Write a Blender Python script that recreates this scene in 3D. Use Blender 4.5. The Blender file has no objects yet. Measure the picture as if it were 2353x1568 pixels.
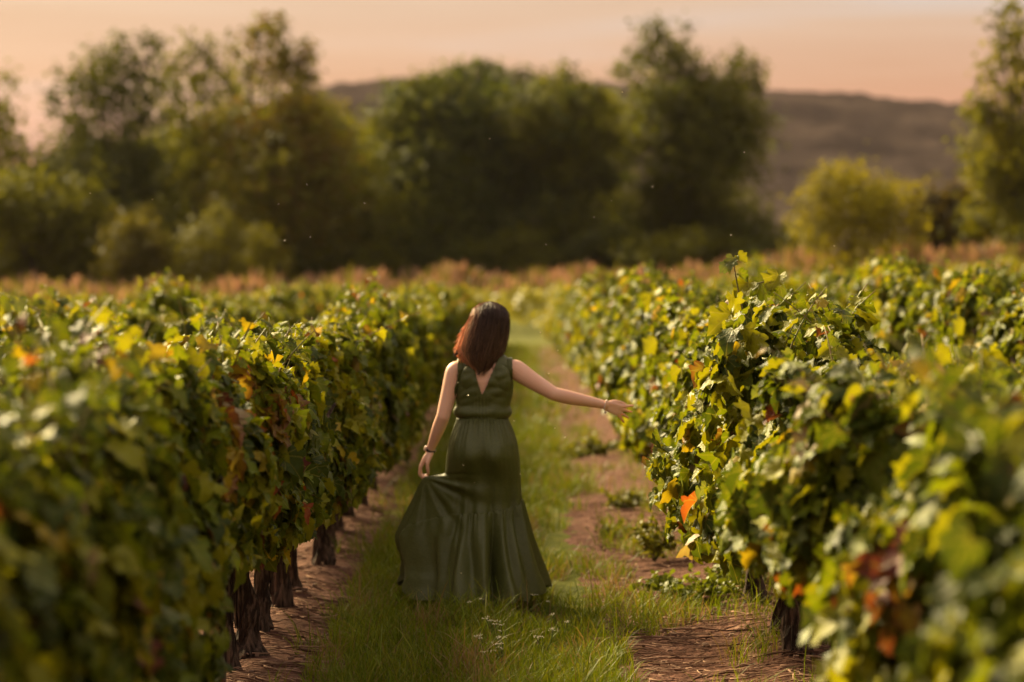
import bpy, math, random
import numpy as np
from mathutils import Vector, Matrix, noise as mnoise

random.seed(7)
np.random.seed(7)
sc = bpy.context.scene
COL = sc.collection
R = math.radians

# ------------------------------------------------------------------ camera
EYE = 1.75
PITCH = math.atan(164 / 5556)
cam_d = bpy.data.cameras.new('camera')
cam = bpy.data.objects.new('camera', cam_d)
COL.objects.link(cam)
cam.location = (0, 0, EYE)
cam.rotation_euler = (math.pi / 2 - PITCH, 0, 0)
cam_d.sensor_width = 36.0
cam_d.lens = 85.0
cam_d.clip_start = 0.1
cam_d.clip_end = 6000
cam_d.dof.use_dof = True
cam_d.dof.focus_distance = 10.75
cam_d.dof.aperture_fstop = 1.75
sc.camera = cam

# ------------------------------------------------------------------ world, sun, exposure
SUN_AZ, SUN_EL = R(-36), R(31)          # azimuth from +Y (negative = left), elevation
w = bpy.data.worlds.new('World')
sc.world = w
w.use_nodes = True
nt = w.node_tree
nt.nodes.clear()


def N(tree, kind, **kw):
    n = tree.nodes.new(kind)
    for k, v in kw.items():
        setattr(n, k, v)
    return n


def ramp(tree, stops, interp='LINEAR'):
    n = tree.nodes.new('ShaderNodeValToRGB')
    n.color_ramp.interpolation = interp
    els = n.color_ramp.elements
    while len(els) < len(stops):
        els.new(0.5)
    for e, (p, c) in zip(els, stops):
        e.position = p
        e.color = (c[0], c[1], c[2], 1)
    return n


out = N(nt, 'ShaderNodeOutputWorld')
sky = N(nt, 'ShaderNodeTexSky')
sky.sky_type = 'NISHITA'
sky.sun_disc = False
sky.sun_elevation = SUN_EL
sky.sun_rotation = SUN_AZ
sky.air_density = 1.5
sky.dust_density = 4.0
bg1 = N(nt, 'ShaderNodeBackground')
bg1.inputs['Strength'].default_value = 0.05
nt.links.new(sky.outputs[0], bg1.inputs['Color'])
# evening veil of thin high cloud
tc = N(nt, 'ShaderNodeTexCoord')
sep = N(nt, 'ShaderNodeSeparateXYZ')
nt.links.new(tc.outputs['Generated'], sep.inputs[0])
veil = ramp(nt, [(0.0, (0.95, 0.34, 0.23)), (0.052, (0.94, 0.40, 0.26)), (0.078, (0.85, 0.47, 0.315)),
                 (0.11, (0.80, 0.545, 0.40)), (0.5, (0.94, 0.74, 0.58)), (1.0, (1.28, 1.08, 0.90))])
nt.links.new(sep.outputs['Z'], veil.inputs[0])
mp = N(nt, 'ShaderNodeMapping')
mp.inputs['Scale'].default_value = (2.2, 2.2, 26.0)
mp.inputs['Rotation'].default_value = (0, R(2.0), 0)
nt.links.new(tc.outputs['Generated'], mp.inputs[0])
cl = N(nt, 'ShaderNodeTexNoise')
cl.inputs['Scale'].default_value = 1.6
cl.inputs['Detail'].default_value = 4.0
cl.inputs['Roughness'].default_value = 0.45
nt.links.new(mp.outputs[0], cl.inputs['Vector'])
cr = ramp(nt, [(0.34, (0.92, 0.80, 0.72)), (0.50, (1.0, 0.96, 0.93)), (0.64, (0.99, 1.16, 1.40))])
nt.links.new(cl.outputs['Fac'], cr.inputs[0])
mul = N(nt, 'ShaderNodeMix', data_type='RGBA', blend_type='MULTIPLY')
mul.inputs['Factor'].default_value = 1.0
nt.links.new(veil.outputs[0], mul.inputs[6])
nt.links.new(cr.outputs[0], mul.inputs[7])
bg2 = N(nt, 'ShaderNodeBackground')
bg2.inputs['Strength'].default_value = 0.242
nt.links.new(mul.outputs[2], bg2.inputs['Color'])
mixs = N(nt, 'ShaderNodeMixShader')
mixs.inputs[0].default_value = 0.86
nt.links.new(bg1.outputs[0], mixs.inputs[1])
nt.links.new(bg2.outputs[0], mixs.inputs[2])
nt.links.new(mixs.outputs[0], out.inputs['Surface'])

sun_d = bpy.data.lights.new('sun', 'SUN')
sun_d.energy = 5.0
sun_d.angle = R(20)
sun_d.color = (1.0, 0.79, 0.42)
sun = bpy.data.objects.new('sun', sun_d)
COL.objects.link(sun)
S = Vector((math.sin(SUN_AZ) * math.cos(SUN_EL), math.cos(SUN_AZ) * math.cos(SUN_EL), math.sin(SUN_EL)))
sun.rotation_euler = S.to_track_quat('Z', 'Y').to_euler()
sun.location = (-30, 20, 40)

sc.view_settings.view_transform = 'Standard'
sc.view_settings.look = 'None'
sc.view_settings.exposure = 1.75
sc.view_settings.gamma = 1.0
sc.view_settings.use_curve_mapping = False
sc.render.engine = 'CYCLES'
cy = sc.cycles
cy.use_denoising = True
cy.max_bounces = 6
cy.diffuse_bounces = 3
cy.glossy_bounces = 2
cy.transmission_bounces = 4
cy.transparent_max_bounces = 4
cy.volume_bounces = 1
cy.sample_clamp_indirect = 4.0
cy.caustics_reflective = False
cy.caustics_refractive = False

# ------------------------------------------------------------------ helpers
CP, SP = math.cos(PITCH), math.sin(PITCH)


def at(px, py, d):
    """world point seen at photo position (px, py of a 2353 px wide view) at depth y = d"""
    u, v = (px - 1176.5) / 5556, (784 - py) / 5556
    dx, dy, dz = u, CP + v * SP, -SP + v * CP
    k = d / dy
    return Vector((dx * k, d, EYE + dz * k))


def sstep(a, b, x):
    t = np.clip((np.asarray(x, float) - a) / (b - a), 0, 1)
    return t * t * (3 - 2 * t)


ROW_L, ROW_R, PITCH_ROW = -1.17, 1.27, 2.43


def row_dist(x):
    x = np.asarray(x, float)
    dl = np.abs((x - ROW_L) - np.round((x - ROW_L) / PITCH_ROW) * PITCH_ROW)
    dr = np.abs((x - ROW_R) - np.round((x - ROW_R) / PITCH_ROW) * PITCH_ROW)
    return np.where(x < 0, dl, dr)


def terr(x, y):
    x = np.asarray(x, float)
    y = np.asarray(y, float)
    far = sstep(20, 75, y)
    z = far * (-0.40 - 0.35 * sstep(2, 14, -x) + 0.80 * sstep(4, 16, x)) + sstep(95, 104, y) * (0.55 + 0.15 * sstep(4, 20, x))
    rd = row_dist(x)
    z = z + 0.045 * np.exp(-(rd / 0.22) ** 2) * (1 - sstep(62, 68, y))
    z = z + 0.012 * np.sin(x * 7.1 + y * 1.9) * np.sin(y * 5.3 - x * 2.2) * (1 - sstep(30, 70, y))
    return z


def mesh(name, V, F, mat=None, col=None, smooth=True, luv=None):
    """V (n,3); F (m,3) or (m,4) int array; col (n,3) point colours"""
    V = np.asarray(V, np.float32)
    F = np.asarray(F, np.int32)
    me = bpy.data.meshes.new(name)
    me.vertices.add(len(V))
    me.vertices.foreach_set('co', V.ravel())
    m, k = F.shape
    me.loops.add(m * k)
    me.loops.foreach_set('vertex_index', F.ravel())
    me.polygons.add(m)
    me.polygons.foreach_set('loop_start', np.arange(0, m * k, k, dtype=np.int32))
    me.polygons.foreach_set('loop_total', np.full(m, k, np.int32))
    me.polygons.foreach_set('use_smooth', np.full(m, bool(smooth)))
    me.update(calc_edges=True)
    if col is not None:
        c = np.ones((len(V), 4), np.float32)
        c[:, :3] = np.asarray(col, np.float32)
        a = me.color_attributes.new('Col', 'FLOAT_COLOR', 'POINT')
        a.data.foreach_set('color', c.ravel())
    if luv is not None:
        a = me.attributes.new('Luv', 'FLOAT_VECTOR', 'POINT')
        a.data.foreach_set('vector', np.asarray(luv, np.float32).ravel())
    if mat is not None:
        me.materials.append(mat)
    return me


def obj(name, me, parent=None, loc=None, **props):
    o = bpy.data.objects.new(name, me)
    COL.objects.link(o)
    if parent is not None:
        o.parent = parent
    if loc is not None:
        o.location = loc
    for k, v in props.items():
        o[k] = v
    return o


def thing(name, label, cat, loc=(0, 0, 0), group=None):
    o = obj(name, None, None, loc, label=label, category=cat)
    o.empty_display_size = 0.1
    if group:
        o['group'] = group
    return o


class Acc:
    """collects geometry for one mesh"""

    def __init__(self):
        self.V, self.F, self.C, self.U, self.n = [], [], [], [], 0

    def add(self, V, F, C=None, U=None):
        V = np.asarray(V, float)
        self.V.append(V)
        self.F.append(np.asarray(F, int) + self.n)
        if C is not None:
            C = np.asarray(C, float)
            if C.ndim == 1:
                C = np.tile(C, (len(V), 1))
            self.C.append(C)
        if U is not None:
            self.U.append(U)
        self.n += len(V)

    def mesh(self, name, mat, smooth=True):
        return mesh(name, np.vstack(self.V), np.vstack(self.F), mat,
                    np.vstack(self.C) if self.C else None, smooth,
                    np.vstack(self.U) if self.U and sum(map(len, self.U)) == self.n else None)


def tube(P, rad, seg=7, twist=0.0, lump=0.0, rng=None, cap=True):
    """tapered tube along the points P; returns V, F (tris)"""
    P = np.asarray(P, float)
    n = len(P)
    rad = np.broadcast_to(np.asarray(rad, float), (n,))
    T = np.gradient(P, axis=0)
    T /= np.linalg.norm(T, axis=1, keepdims=True) + 1e-9
    ref = np.array([0, 0, 1.0]) if abs(T[0][2]) < 0.9 else np.array([1.0, 0, 0])
    a = np.cross(T, ref)
    a /= np.linalg.norm(a, axis=1, keepdims=True) + 1e-9
    b = np.cross(T, a)
    th = np.linspace(0, 2 * math.pi, seg, endpoint=False)
    V = []
    lumpv = (rng.normal(0, lump, (n, seg)) if lump and rng is not None else np.zeros((n, seg)))
    for i in range(n):
        t = th + twist * i
        r = rad[i] * (1 + lumpv[i])
        V.append(P[i] + np.outer(np.cos(t) * r, a[i]) + np.outer(np.sin(t) * r, b[i]))
    V = np.vstack(V)
    F = []
    for i in range(n - 1):
        for j in range(seg):
            k = (j + 1) % seg
            p, q, r_, s = i * seg + j, i * seg + k, (i + 1) * seg + k, (i + 1) * seg + j
            F += [(p, q, r_), (p, r_, s)]
    if cap:
        V = np.vstack([V, P[0], P[-1]])
        for j in range(seg):
            k = (j + 1) % seg
            F.append((k, j, n * seg))
            F.append(((n - 1) * seg + j, (n - 1) * seg + k, n * seg + 1))
    return V, np.array(F)


# ------------------------------------------------------------------ materials
def new_mat(name):
    m = bpy.data.materials.new(name)
    m.use_nodes = True
    t = m.node_tree
    t.nodes.clear()
    o = t.nodes.new('ShaderNodeOutputMaterial')
    return m, t, o


def pbr(name, color, rough=0.7, spec=0.3, bump=None, var=None, sheen=0.0, sss=0.0, coord='Object', stretch=1.0):
    """plain principled material; var = (scale, colour2, lo, hi) noise colour; bump = (scale, strength, dist)"""
    m, t, o = new_mat(name)
    p = t.nodes.new('ShaderNodeBsdfPrincipled')
    p.inputs['Base Color'].default_value = (*color, 1)
    p.inputs['Roughness'].default_value = rough
    p.inputs['Specular IOR Level'].default_value = spec
    if sheen:
        p.inputs['Sheen Weight'].default_value = sheen
    if sss:
        p.inputs['Subsurface Weight'].default_value = sss
        p.inputs['Subsurface Radius'].default_value = (0.02, 0.008, 0.004)
        p.inputs['Subsurface Scale'].default_value = 0.5
    tcn = t.nodes.new('ShaderNodeTexCoord')
    vec = tcn.outputs[coord]
    if stretch != 1.0:
        mpp = t.nodes.new('ShaderNodeMapping')
        mpp.inputs['Scale'].default_value = (1, 1, stretch)
        t.links.new(vec, mpp.inputs[0])
        vec = mpp.outputs[0]
    if var:
        nz = t.nodes.new('ShaderNodeTexNoise')
        nz.inputs['Scale'].default_value = var[0]
        nz.inputs['Detail'].default_value = 5
        t.links.new(vec, nz.inputs['Vector'])
        rp = ramp(t, [(var[2], color), (var[3], var[1])])
        t.links.new(nz.outputs['Fac'], rp.inputs[0])
        t.links.new(rp.outputs[0], p.inputs['Base Color'])
    if bump:
        nb = t.nodes.new('ShaderNodeTexNoise')
        nb.inputs['Scale'].default_value = bump[0]
        nb.inputs['Detail'].default_value = 6
        t.links.new(vec, nb.inputs['Vector'])
        bp = t.nodes.new('ShaderNodeBump')
        bp.inputs['Strength'].default_value = bump[1]
        bp.inputs['Distance'].default_value = bump[2]
        t.links.new(nb.outputs['Fac'], bp.inputs['Height'])
        t.links.new(bp.outputs[0], p.inputs['Normal'])
    t.links.new(p.outputs[0], o.inputs['Surface'])
    return m


def leaf_mat(name, trans=0.38, rough=0.42, spec=0.45, under=None, tint=(1.55, 1.38, 0.5), bump=True, veins=False):
    """two-sided leaf: vertex colour, paler underside, light passing through the blade"""
    m, t, o = new_mat(name)
    at_ = t.nodes.new('ShaderNodeAttribute')
    at_.attribute_name = 'Col'
    src = at_.outputs['Color']
    vein_h = None
    if veins:
        def mm(op, a, b=None, c=None):
            n = t.nodes.new('ShaderNodeMath')
            n.operation = op
            for i, v in enumerate((a, b, c)):
                if v is None:
                    continue
                if isinstance(v, (int, float)):
                    n.inputs[i].default_value = v
                else:
                    t.links.new(v, n.inputs[i])
            return n.outputs[0]
        lu = t.nodes.new('ShaderNodeAttribute')
        lu.attribute_name = 'Luv'
        sx_ = t.nodes.new('ShaderNodeSeparateXYZ')
        t.links.new(lu.outputs['Vector'], sx_.inputs[0])
        X_, Y_ = sx_.outputs['X'], sx_.outputs['Y']
        rr_ = mm('SQRT', mm('ADD', mm('MULTIPLY', X_, X_), mm('MULTIPLY', Y_, Y_)))
        an = mm('ARCTAN2', X_, Y_)
        dv = mm('MULTIPLY', mm('ABSOLUTE', mm('SINE', mm('MULTIPLY', an, 4.5))), mm('MULTIPLY', rr_, 0.22))
        vein = mm('SUBTRACT', 1.0, mm('MULTIPLY', dv, 38.0))
        vein = mm('MAXIMUM', vein, 0.0)
        # brown specks and scorched patches
        ns = t.nodes.new('ShaderNodeTexNoise')
        ns.inputs['Scale'].default_value = 5.0
        ns.inputs['Detail'].default_value = 3
        t.links.new(lu.outputs['Vector'], ns.inputs['Vector'])
        sp_ = ramp(t, [(0.62, (0, 0, 0)), (0.70, (1, 1, 1))])
        t.links.new(ns.outputs['Fac'], sp_.inputs[0])
        m1 = t.nodes.new('ShaderNodeMix')
        m1.data_type = 'RGBA'
        m1.inputs[7].default_value = (0.13, 0.075, 0.025, 1)
        t.links.new(mm('MULTIPLY', sp_.outputs[0], 0.55), m1.inputs[0])
        t.links.new(src, m1.inputs[6])
        m2 = t.nodes.new('ShaderNodeMix')
        m2.data_type = 'RGBA'
        m2.inputs[7].default_value = (0.30, 0.27, 0.06, 1)
        t.links.new(mm('MULTIPLY', vein, 0.55), m2.inputs[0])
        t.links.new(m1.outputs[2], m2.inputs[6])
        src = m2.outputs[2]
        nq = t.nodes.new('ShaderNodeTexNoise')
        nq.inputs['Scale'].default_value = 11.0
        nq.inputs['Detail'].default_value = 2
        t.links.new(lu.outputs['Vector'], nq.inputs['Vector'])
        vein_h = mm('SUBTRACT', mm('MULTIPLY', nq.outputs['Fac'], 1.0), mm('MULTIPLY', vein, 0.6))
    if under:
        g = t.nodes.new('ShaderNodeNewGeometry')
        mx = t.nodes.new('ShaderNodeMix')
        mx.data_type = 'RGBA'
        mx.inputs[7].default_value = (*under, 1)
        t.links.new(src, mx.inputs[6])
        ml = t.nodes.new('ShaderNodeMath')
        ml.operation = 'MULTIPLY'
        ml.inputs[1].default_value = 0.40
        t.links.new(g.outputs['Backfacing'], ml.inputs[0])
        t.links.new(ml.outputs[0], mx.inputs[0])
        base = mx.outputs[2]
    else:
        base = src
    p = t.nodes.new('ShaderNodeBsdfPrincipled')
    p.inputs['Roughness'].default_value = rough
    p.inputs['Specular IOR Level'].default_value = spec
    t.links.new(base, p.inputs['Base Color'])
    if bump:
        tcn = t.nodes.new('ShaderNodeTexCoord')
        nb = t.nodes.new('ShaderNodeTexNoise')
        nb.inputs['Scale'].default_value = 55 if bump is True else bump
        t.links.new(tcn.outputs['Object'], nb.inputs['Vector'])
        bp = t.nodes.new('ShaderNodeBump')
        bp.inputs['Strength'].default_value = 0.35
        bp.inputs['Distance'].default_value = 0.01
        t.links.new(nb.outputs['Fac'] if vein_h is None else vein_h, bp.inputs['Height'])
        if vein_h is not None:
            bp.inputs['Strength'].default_value = 0.35
            bp.inputs['Distance'].default_value = 0.012
        t.links.new(bp.outputs[0], p.inputs['Normal'])
    tr = t.nodes.new('ShaderNodeBsdfTranslucent')
    mt = t.nodes.new('ShaderNodeMix')
    mt.data_type = 'RGBA'
    mt.blend_type = 'MULTIPLY'
    mt.inputs['Factor'].default_value = 1.0
    mt.inputs[7].default_value = (*tint, 1)
    t.links.new(src, mt.inputs[6])
    t.links.new(mt.outputs[2], tr.inputs['Color'])
    ms = t.nodes.new('ShaderNodeMixShader')
    ms.inputs[0].default_value = trans
    t.links.new(p.outputs[0], ms.inputs[1])
    t.links.new(tr.outputs[0], ms.inputs[2])
    t.links.new(ms.outputs[0], o.inputs['Surface'])
    return m


M_LEAF = leaf_mat('vine_leaf', trans=0.34, rough=0.48, spec=0.17, under=(0.14, 0.17, 0.030), veins=True)
M_TREE = leaf_mat('tree_leaf', trans=0.40, rough=0.6, spec=0.12, tint=(1.6, 1.4, 0.5), bump=False)
M_GRASS = leaf_mat('grass_blade', trans=0.30, rough=0.55, spec=0.2, tint=(1.4, 1.3, 0.6), bump=False)
M_REED = leaf_mat('dry_reed', trans=0.25, rough=0.8, spec=0.1, tint=(1.2, 1.0, 0.8), bump=False)
M_BARK = pbr('vine_bark', (0.035, 0.023, 0.018), 0.92, 0.15, bump=(60, 1.0, 0.04), var=(55, (0.16, 0.105, 0.08), 0.46, 0.66), stretch=0.16)
M_TBARK = pbr('tree_bark', (0.05, 0.038, 0.028), 0.95, 0.1, bump=(6, 0.8, 0.1))
M_CANE = pbr('cane', (0.20, 0.12, 0.05), 0.6, 0.3, var=(12, (0.14, 0.15, 0.04), 0.4, 0.6))
M_TWIG = pbr('dry_twig', (0.34, 0.21, 0.145), 0.9, 0.1, var=(6, (0.10, 0.05, 0.033), 0.42, 0.58))
M_GRAPE = pbr('grape_skin', (0.018, 0.018, 0.035), 0.4, 0.5, var=(60, (0.06, 0.06, 0.09), 0.45, 0.7))
M_PETAL = pbr('white_petal', (0.45, 0.40, 0.27), 0.7, 0.2)
M_STEM = pbr('green_stem', (0.08, 0.10, 0.02), 0.6, 0.2)

# ------------------------------------------------------------------ ground
gx = np.concatenate([-np.geomspace(700, 12, 26), np.linspace(-11.5, 11.5, 185), np.geomspace(12, 700, 26)])
gy = np.concatenate([np.linspace(-40, 2, 8), np.linspace(2.5, 30, 230), np.geomspace(30.4, 1500, 90)])
GX, GY = np.meshgrid(gx, gy)
GZ = terr(GX, GY)
near = (GY < 30) & (np.abs(GX) < 6)
clod = np.zeros_like(GZ)
for i, j in zip(*np.nonzero(near)):
    p = Vector((GX[i, j], GY[i, j], 0))
    clod[i, j] = mnoise.noise(p * 3.0) * 0.016 + mnoise.noise(p * 9.0) * 0.014
GZ = GZ + clod - 0.012
V = np.stack([GX.ravel(), GY.ravel(), GZ.ravel()], 1)
nx, ny = len(gx), len(gy)
I = np.arange(nx * ny).reshape(ny, nx)
F = np.stack([I[:-1, :-1].ravel(), I[:-1, 1:].ravel(), I[1:, 1:].ravel(), I[1:, :-1].ravel()], 1)

m, t, o = new_mat('vineyard_soil')
tcn = t.nodes.new('ShaderNodeTexCoord')
n1 = N(t, 'ShaderNodeTexNoise')
n1.inputs['Scale'].default_value = 9
n1.inputs['Detail'].default_value = 8
n1.inputs['Roughness'].default_value = 0.65
t.links.new(tcn.outputs['Object'], n1.inputs['Vector'])
soil = ramp(t, [(0.30, (0.050, 0.021, 0.013)), (0.48, (0.110, 0.047, 0.030)), (0.60, (0.175, 0.083, 0.058)), (0.74, (0.29, 0.17, 0.125))])
t.links.new(n1.outputs['Fac'], soil.inputs[0])
n2 = N(t, 'ShaderNodeTexNoise')
n2.inputs['Scale'].default_value = 4
n2.inputs['Detail'].default_value = 6
t.links.new(tcn.outputs['Object'], n2.inputs['Vector'])
turf = ramp(t, [(0.35, (0.055, 0.066, 0.009)), (0.55, (0.105, 0.112, 0.012)), (0.72, (0.16, 0.13, 0.03))])
t.links.new(n2.outputs['Fac'], turf.inputs[0])
sx = N(t, 'ShaderNodeSeparateXYZ')
t.links.new(tcn.outputs['Object'], sx.inputs[0])


def mth(op, a, b=None):
    n = N(t, 'ShaderNodeMath', operation=op)
    for i, v in enumerate((a, b)):
        if v is None:
            continue
        if isinstance(v, (int, float)):
            n.inputs[i].default_value = v
        else:
            t.links.new(v, n.inputs[i])
    return n.outputs[0]


wob = mth('MULTIPLY', mth('SUBTRACT', n2.outputs['Fac'], 0.5), 0.55)
xw = mth('ADD', sx.outputs['X'], wob)
# the grass middle of the path: from -0.85 to 0.5; soil elsewhere near rows
inside = mth('MULTIPLY', mth('GREATER_THAN', xw, -0.86), mth('LESS_THAN', xw, 0.42))
beyond = mth('GREATER_THAN', mth('ABSOLUTE', xw), 1.75)
head = mth('GREATER_THAN', mth('ADD', sx.outputs['Y'], mth('MULTIPLY', wob, 4.0)), 67.0)
mask = mth('MAXIMUM', mth('MAXIMUM', inside, beyond), head)
mixc = N(t, 'ShaderNodeMix', data_type='RGBA')
t.links.new(mask, mixc.inputs[0])
t.links.new(soil.outputs[0], mixc.inputs[6])
t.links.new(turf.outputs[0], mixc.inputs[7])
p = N(t, 'ShaderNodeBsdfPrincipled')
p.inputs['Roughness'].default_value = 0.95
p.inputs['Specular IOR Level'].default_value = 0.1
t.links.new(mixc.outputs[2], p.inputs['Base Color'])
nb = N(t, 'ShaderNodeTexNoise')
nb.inputs['Scale'].default_value = 28
nb.inputs['Detail'].default_value = 8
t.links.new(tcn.outputs['Object'], nb.inputs['Vector'])
bp = N(t, 'ShaderNodeBump')
bp.inputs['Strength'].default_value = 0.9
bp.inputs['Distance'].default_value = 0.05
t.links.new(nb.outputs['Fac'], bp.inputs['Height'])
t.links.new(bp.outputs[0], p.inputs['Normal'])
t.links.new(p.outputs[0], o.inputs['Surface'])
obj('ground', mesh('ground', V, F, m), kind='structure', label='brown vineyard soil and turf running to the trees', category='ground')

# ------------------------------------------------------------------ hill behind the trees
prof_px = np.array([-900, -400, 0, 100, 200, 290, 400, 500, 560, 650, 720, 800, 950, 1200, 1450, 1780, 2000, 2210, 2353, 2800, 3500])
prof_py = np.array([520, 470, 430, 405, 380, 345, 312, 285, 265, 235, 215, 196, 181, 185, 198, 212, 230, 250, 262, 300, 360])
HD = 1000.0
hx = np.linspace(-380, 380, 260)
hy = np.linspace(560, 1240, 170)
HX, HY = np.meshgrid(hx, hy)
ridge_z = EYE + (620 - np.interp(hx / HD * 5556 + 1176.5, prof_px, prof_py)) / 5556 * HD
up = sstep(575, HD, HY) * 0.9 + 0.1 * sstep(575, 700, HY)
down = 1 - sstep(HD + 20, 1280, HY) * 0.6
HZ = ridge_z[None, :] * up * down - 1.5
bump = np.zeros_like(HZ)
for i in range(HX.shape[0]):
    for j in range(HX.shape[1]):
        p_ = Vector((HX[i, j], HY[i, j], 0))
        bump[i, j] = mnoise.noise(p_ * 0.17) * 2.4 + mnoise.noise(p_ * 0.05) * 2.4
HZ = HZ + bump * np.clip(up * 2, 0, 1) * 0.8
V = np.stack([HX.ravel(), HY.ravel(), HZ.ravel()], 1)
nx, ny = len(hx), len(hy)
I = np.arange(nx * ny).reshape(ny, nx)
F = np.stack([I[:-1, :-1].ravel(), I[:-1, 1:].ravel(), I[1:, 1:].ravel(), I[1:, :-1].ravel()], 1)
M_HILL = pbr('hill_forest', (0.018, 0.0135, 0.012), 1.0, 0.0, bump=(0.12, 1.0, 3.0),
             var=(0.03, (0.054, 0.040, 0.033), 0.38, 0.66))
obj('hill', mesh('hill', V, F, M_HILL), kind='structure', label='long wooded hill in purple evening haze behind the trees', category='hill')

# ------------------------------------------------------------------ leaf templates
def grape_leaf(rng, fine=True):
    half = [(0.03, -0.02), (0.16, -0.15), (0.30, -0.17), (0.40, -0.08), (0.47, 0.03), (0.40, 0.12), (0.36, 0.18),
            (0.46, 0.24), (0.56, 0.36), (0.47, 0.42), (0.40, 0.47), (0.30, 0.50), (0.31, 0.60), (0.22, 0.70), (0.13, 0.80)]
    if not fine:
        half = [half[i] for i in (1, 4, 6, 8, 11, 13)]
    right = np.array(half)
    left = right[::-1] * [-1, 1]
    out_ = np.vstack([right, [[0, 0.93]], left])
    out_ = out_ * (1 + rng.normal(0, 0.035, out_.shape))
    if fine:       # teeth
        out_[1::2] *= 1.05
    mid = np.array([[0.0, 0.12], [0.17, 0.12], [0.20, 0.34], [0, 0.55], [-0.20, 0.34], [-0.17, 0.12], [0, 0.3]]) if fine else np.array([[0, 0.22]])
    n = len(out_)
    P2 = np.vstack([out_, mid])
    fold, droop, cup = rng.uniform(-0.15, 0.85), rng.uniform(0.0, 1.1), rng.uniform(-0.7, 0.4)
    roll = rng.uniform(-0.9, 0.9)
    x, y = P2[:, 0], P2[:, 1]
    z = fold * np.abs(x) - droop * np.clip(y - 0.25, 0, 2) ** 2 * 0.75 + cup * (x ** 2) * 1.3 + roll * x * (y - 0.3)
    z = z + 0.045 * np.sin(x * 15 + rng.uniform(0, 6)) + 0.03 * np.sin(y * 14 + rng.uniform(0, 6)) + rng.normal(0, 0.012, len(z))
    V_ = np.stack([x, y, z], 1)
    F_ = []
    if fine:
        # connect the outline to the nearest of the mid ring by angle around (0,0.3)
        c0 = n + 6
        ring = [n, n + 1, n + 2, n + 3, n + 4, n + 5]
        ra = np.unwrap([math.atan2(P2[i, 1] - 0.3, P2[i, 0]) for i in ring])
        near_ = []
        for i in range(n):
            d = [np.hypot(*(P2[i] - P2[k])) for k in ring]
            near_.append(ring[int(np.argmin(d))])
        for i in range(n):
            j = (i + 1) % n
            a, b = near_[i], near_[j]
            F_.append((i, j, a))
            if a != b:
                F_.append((a, j, b))
        for k in range(6):
            F_.append((ring[k], ring[(k + 1) % 6], c0))
    else:
        for i in range(n):
            F_.append((i, (i + 1) % n, n))
    edge = np.ones(len(P2))
    edge[n:] = 0
    return V_, np.array(F_), edge


rngT = np.random.default_rng(3)
FINE = [grape_leaf(rngT, True) for _ in range(10)]
COARSE = [grape_leaf(rngT, False) for _ in range(8)]
# simple pointed leaf pair for trees and weeds
TL = []
for _ in range(4):
    v = np.array([[0, 0, 0], [0.32, 0.3, 0.10], [0.25, 0.75, 0.05], [0, 1, -0.12], [-0.25, 0.75, 0.05], [-0.32, 0.3, 0.10], [0, 0.5, -0.05]])
    v = v + rngT.normal(0, 0.05, v.shape)
    f = np.array([(i, (i + 1) % 6, 6) for i in range(6)])
    TL.append((v, f, np.array([0.5, 1, 1, 1, 1, 1, 0])))


def unit(a):
    return a / (np.linalg.norm(a, axis=-1, keepdims=True) + 1e-9)


def leaf_frames(Nn, T):
    Nn = unit(Nn)
    T = unit(T - (T * Nn).sum(1, keepdims=True) * Nn)
    X = np.cross(T, Nn)
    return X, T, Nn


def leaf_batch(acc, temps, rng, P, Nn, T, S_, C1, C2):
    """add leaves: centre colour C1, rim colour C2"""
    X, T, Nn = leaf_frames(Nn, T)
    k = rng.integers(0, len(temps), len(P))
    for ti, (v, f, e) in enumerate(temps):
        s = np.nonzero(k == ti)[0]
        if not len(s):
            continue
        vv = (P[s][:, None, :] + S_[s][:, None, None] * (v[None, :, 0:1] * X[s][:, None, :] + v[None, :, 1:2] * T[s][:, None, :]
                                                       + v[None, :, 2:3] * Nn[s][:, None, :]))
        ff = f[None] + (np.arange(len(s)) * len(v))[:, None, None]
        cc = C1[s][:, None, :] * (1 - e[None, :, None]) + C2[s][:, None, :] * e[None, :, None]
        uu = np.concatenate([np.broadcast_to(v[None, :, :2], (len(s), len(v), 2)), np.broadcast_to(s[:, None, None] % 97, (len(s), len(v), 1))], 2)
        acc.add(vv.reshape(-1, 3), ff.reshape(-1, 3), cc.reshape(-1, 3), uu.reshape(-1, 3))


PAL = [  # centre, rim, weight
    ((0.138, 0.168, 0.006), (0.108, 0.142, 0.006), 42),   # fresh green
    ((0.056, 0.078, 0.008), (0.044, 0.064, 0.008), 24),   # dark green
    ((0.235, 0.232, 0.007), (0.200, 0.202, 0.007), 20),   # yellow green
    ((0.140, 0.165, 0.050), (0.120, 0.150, 0.040), 5),    # pale grey green
    ((0.380, 0.280, 0.014), (0.310, 0.220, 0.014), 2.6),  # yellow
    ((0.260, 0.175, 0.022), (0.150, 0.055, 0.022), 1.4),  # yellow with brown rim
    ((0.160, 0.040, 0.026), (0.095, 0.026, 0.022), 0.8),  # red brown
    ((0.380, 0.105, 0.022), (0.240, 0.055, 0.020), 0.5),  # orange
    ((0.320, 0.240, 0.130), (0.250, 0.170, 0.085), 1.2),  # dry pale
]
PALC1 = np.array([p_[0] for p_ in PAL])
PALC2 = np.array([p_[1] for p_ in PAL])
PALW = np.array([p_[2] for p_ in PAL])


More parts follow.
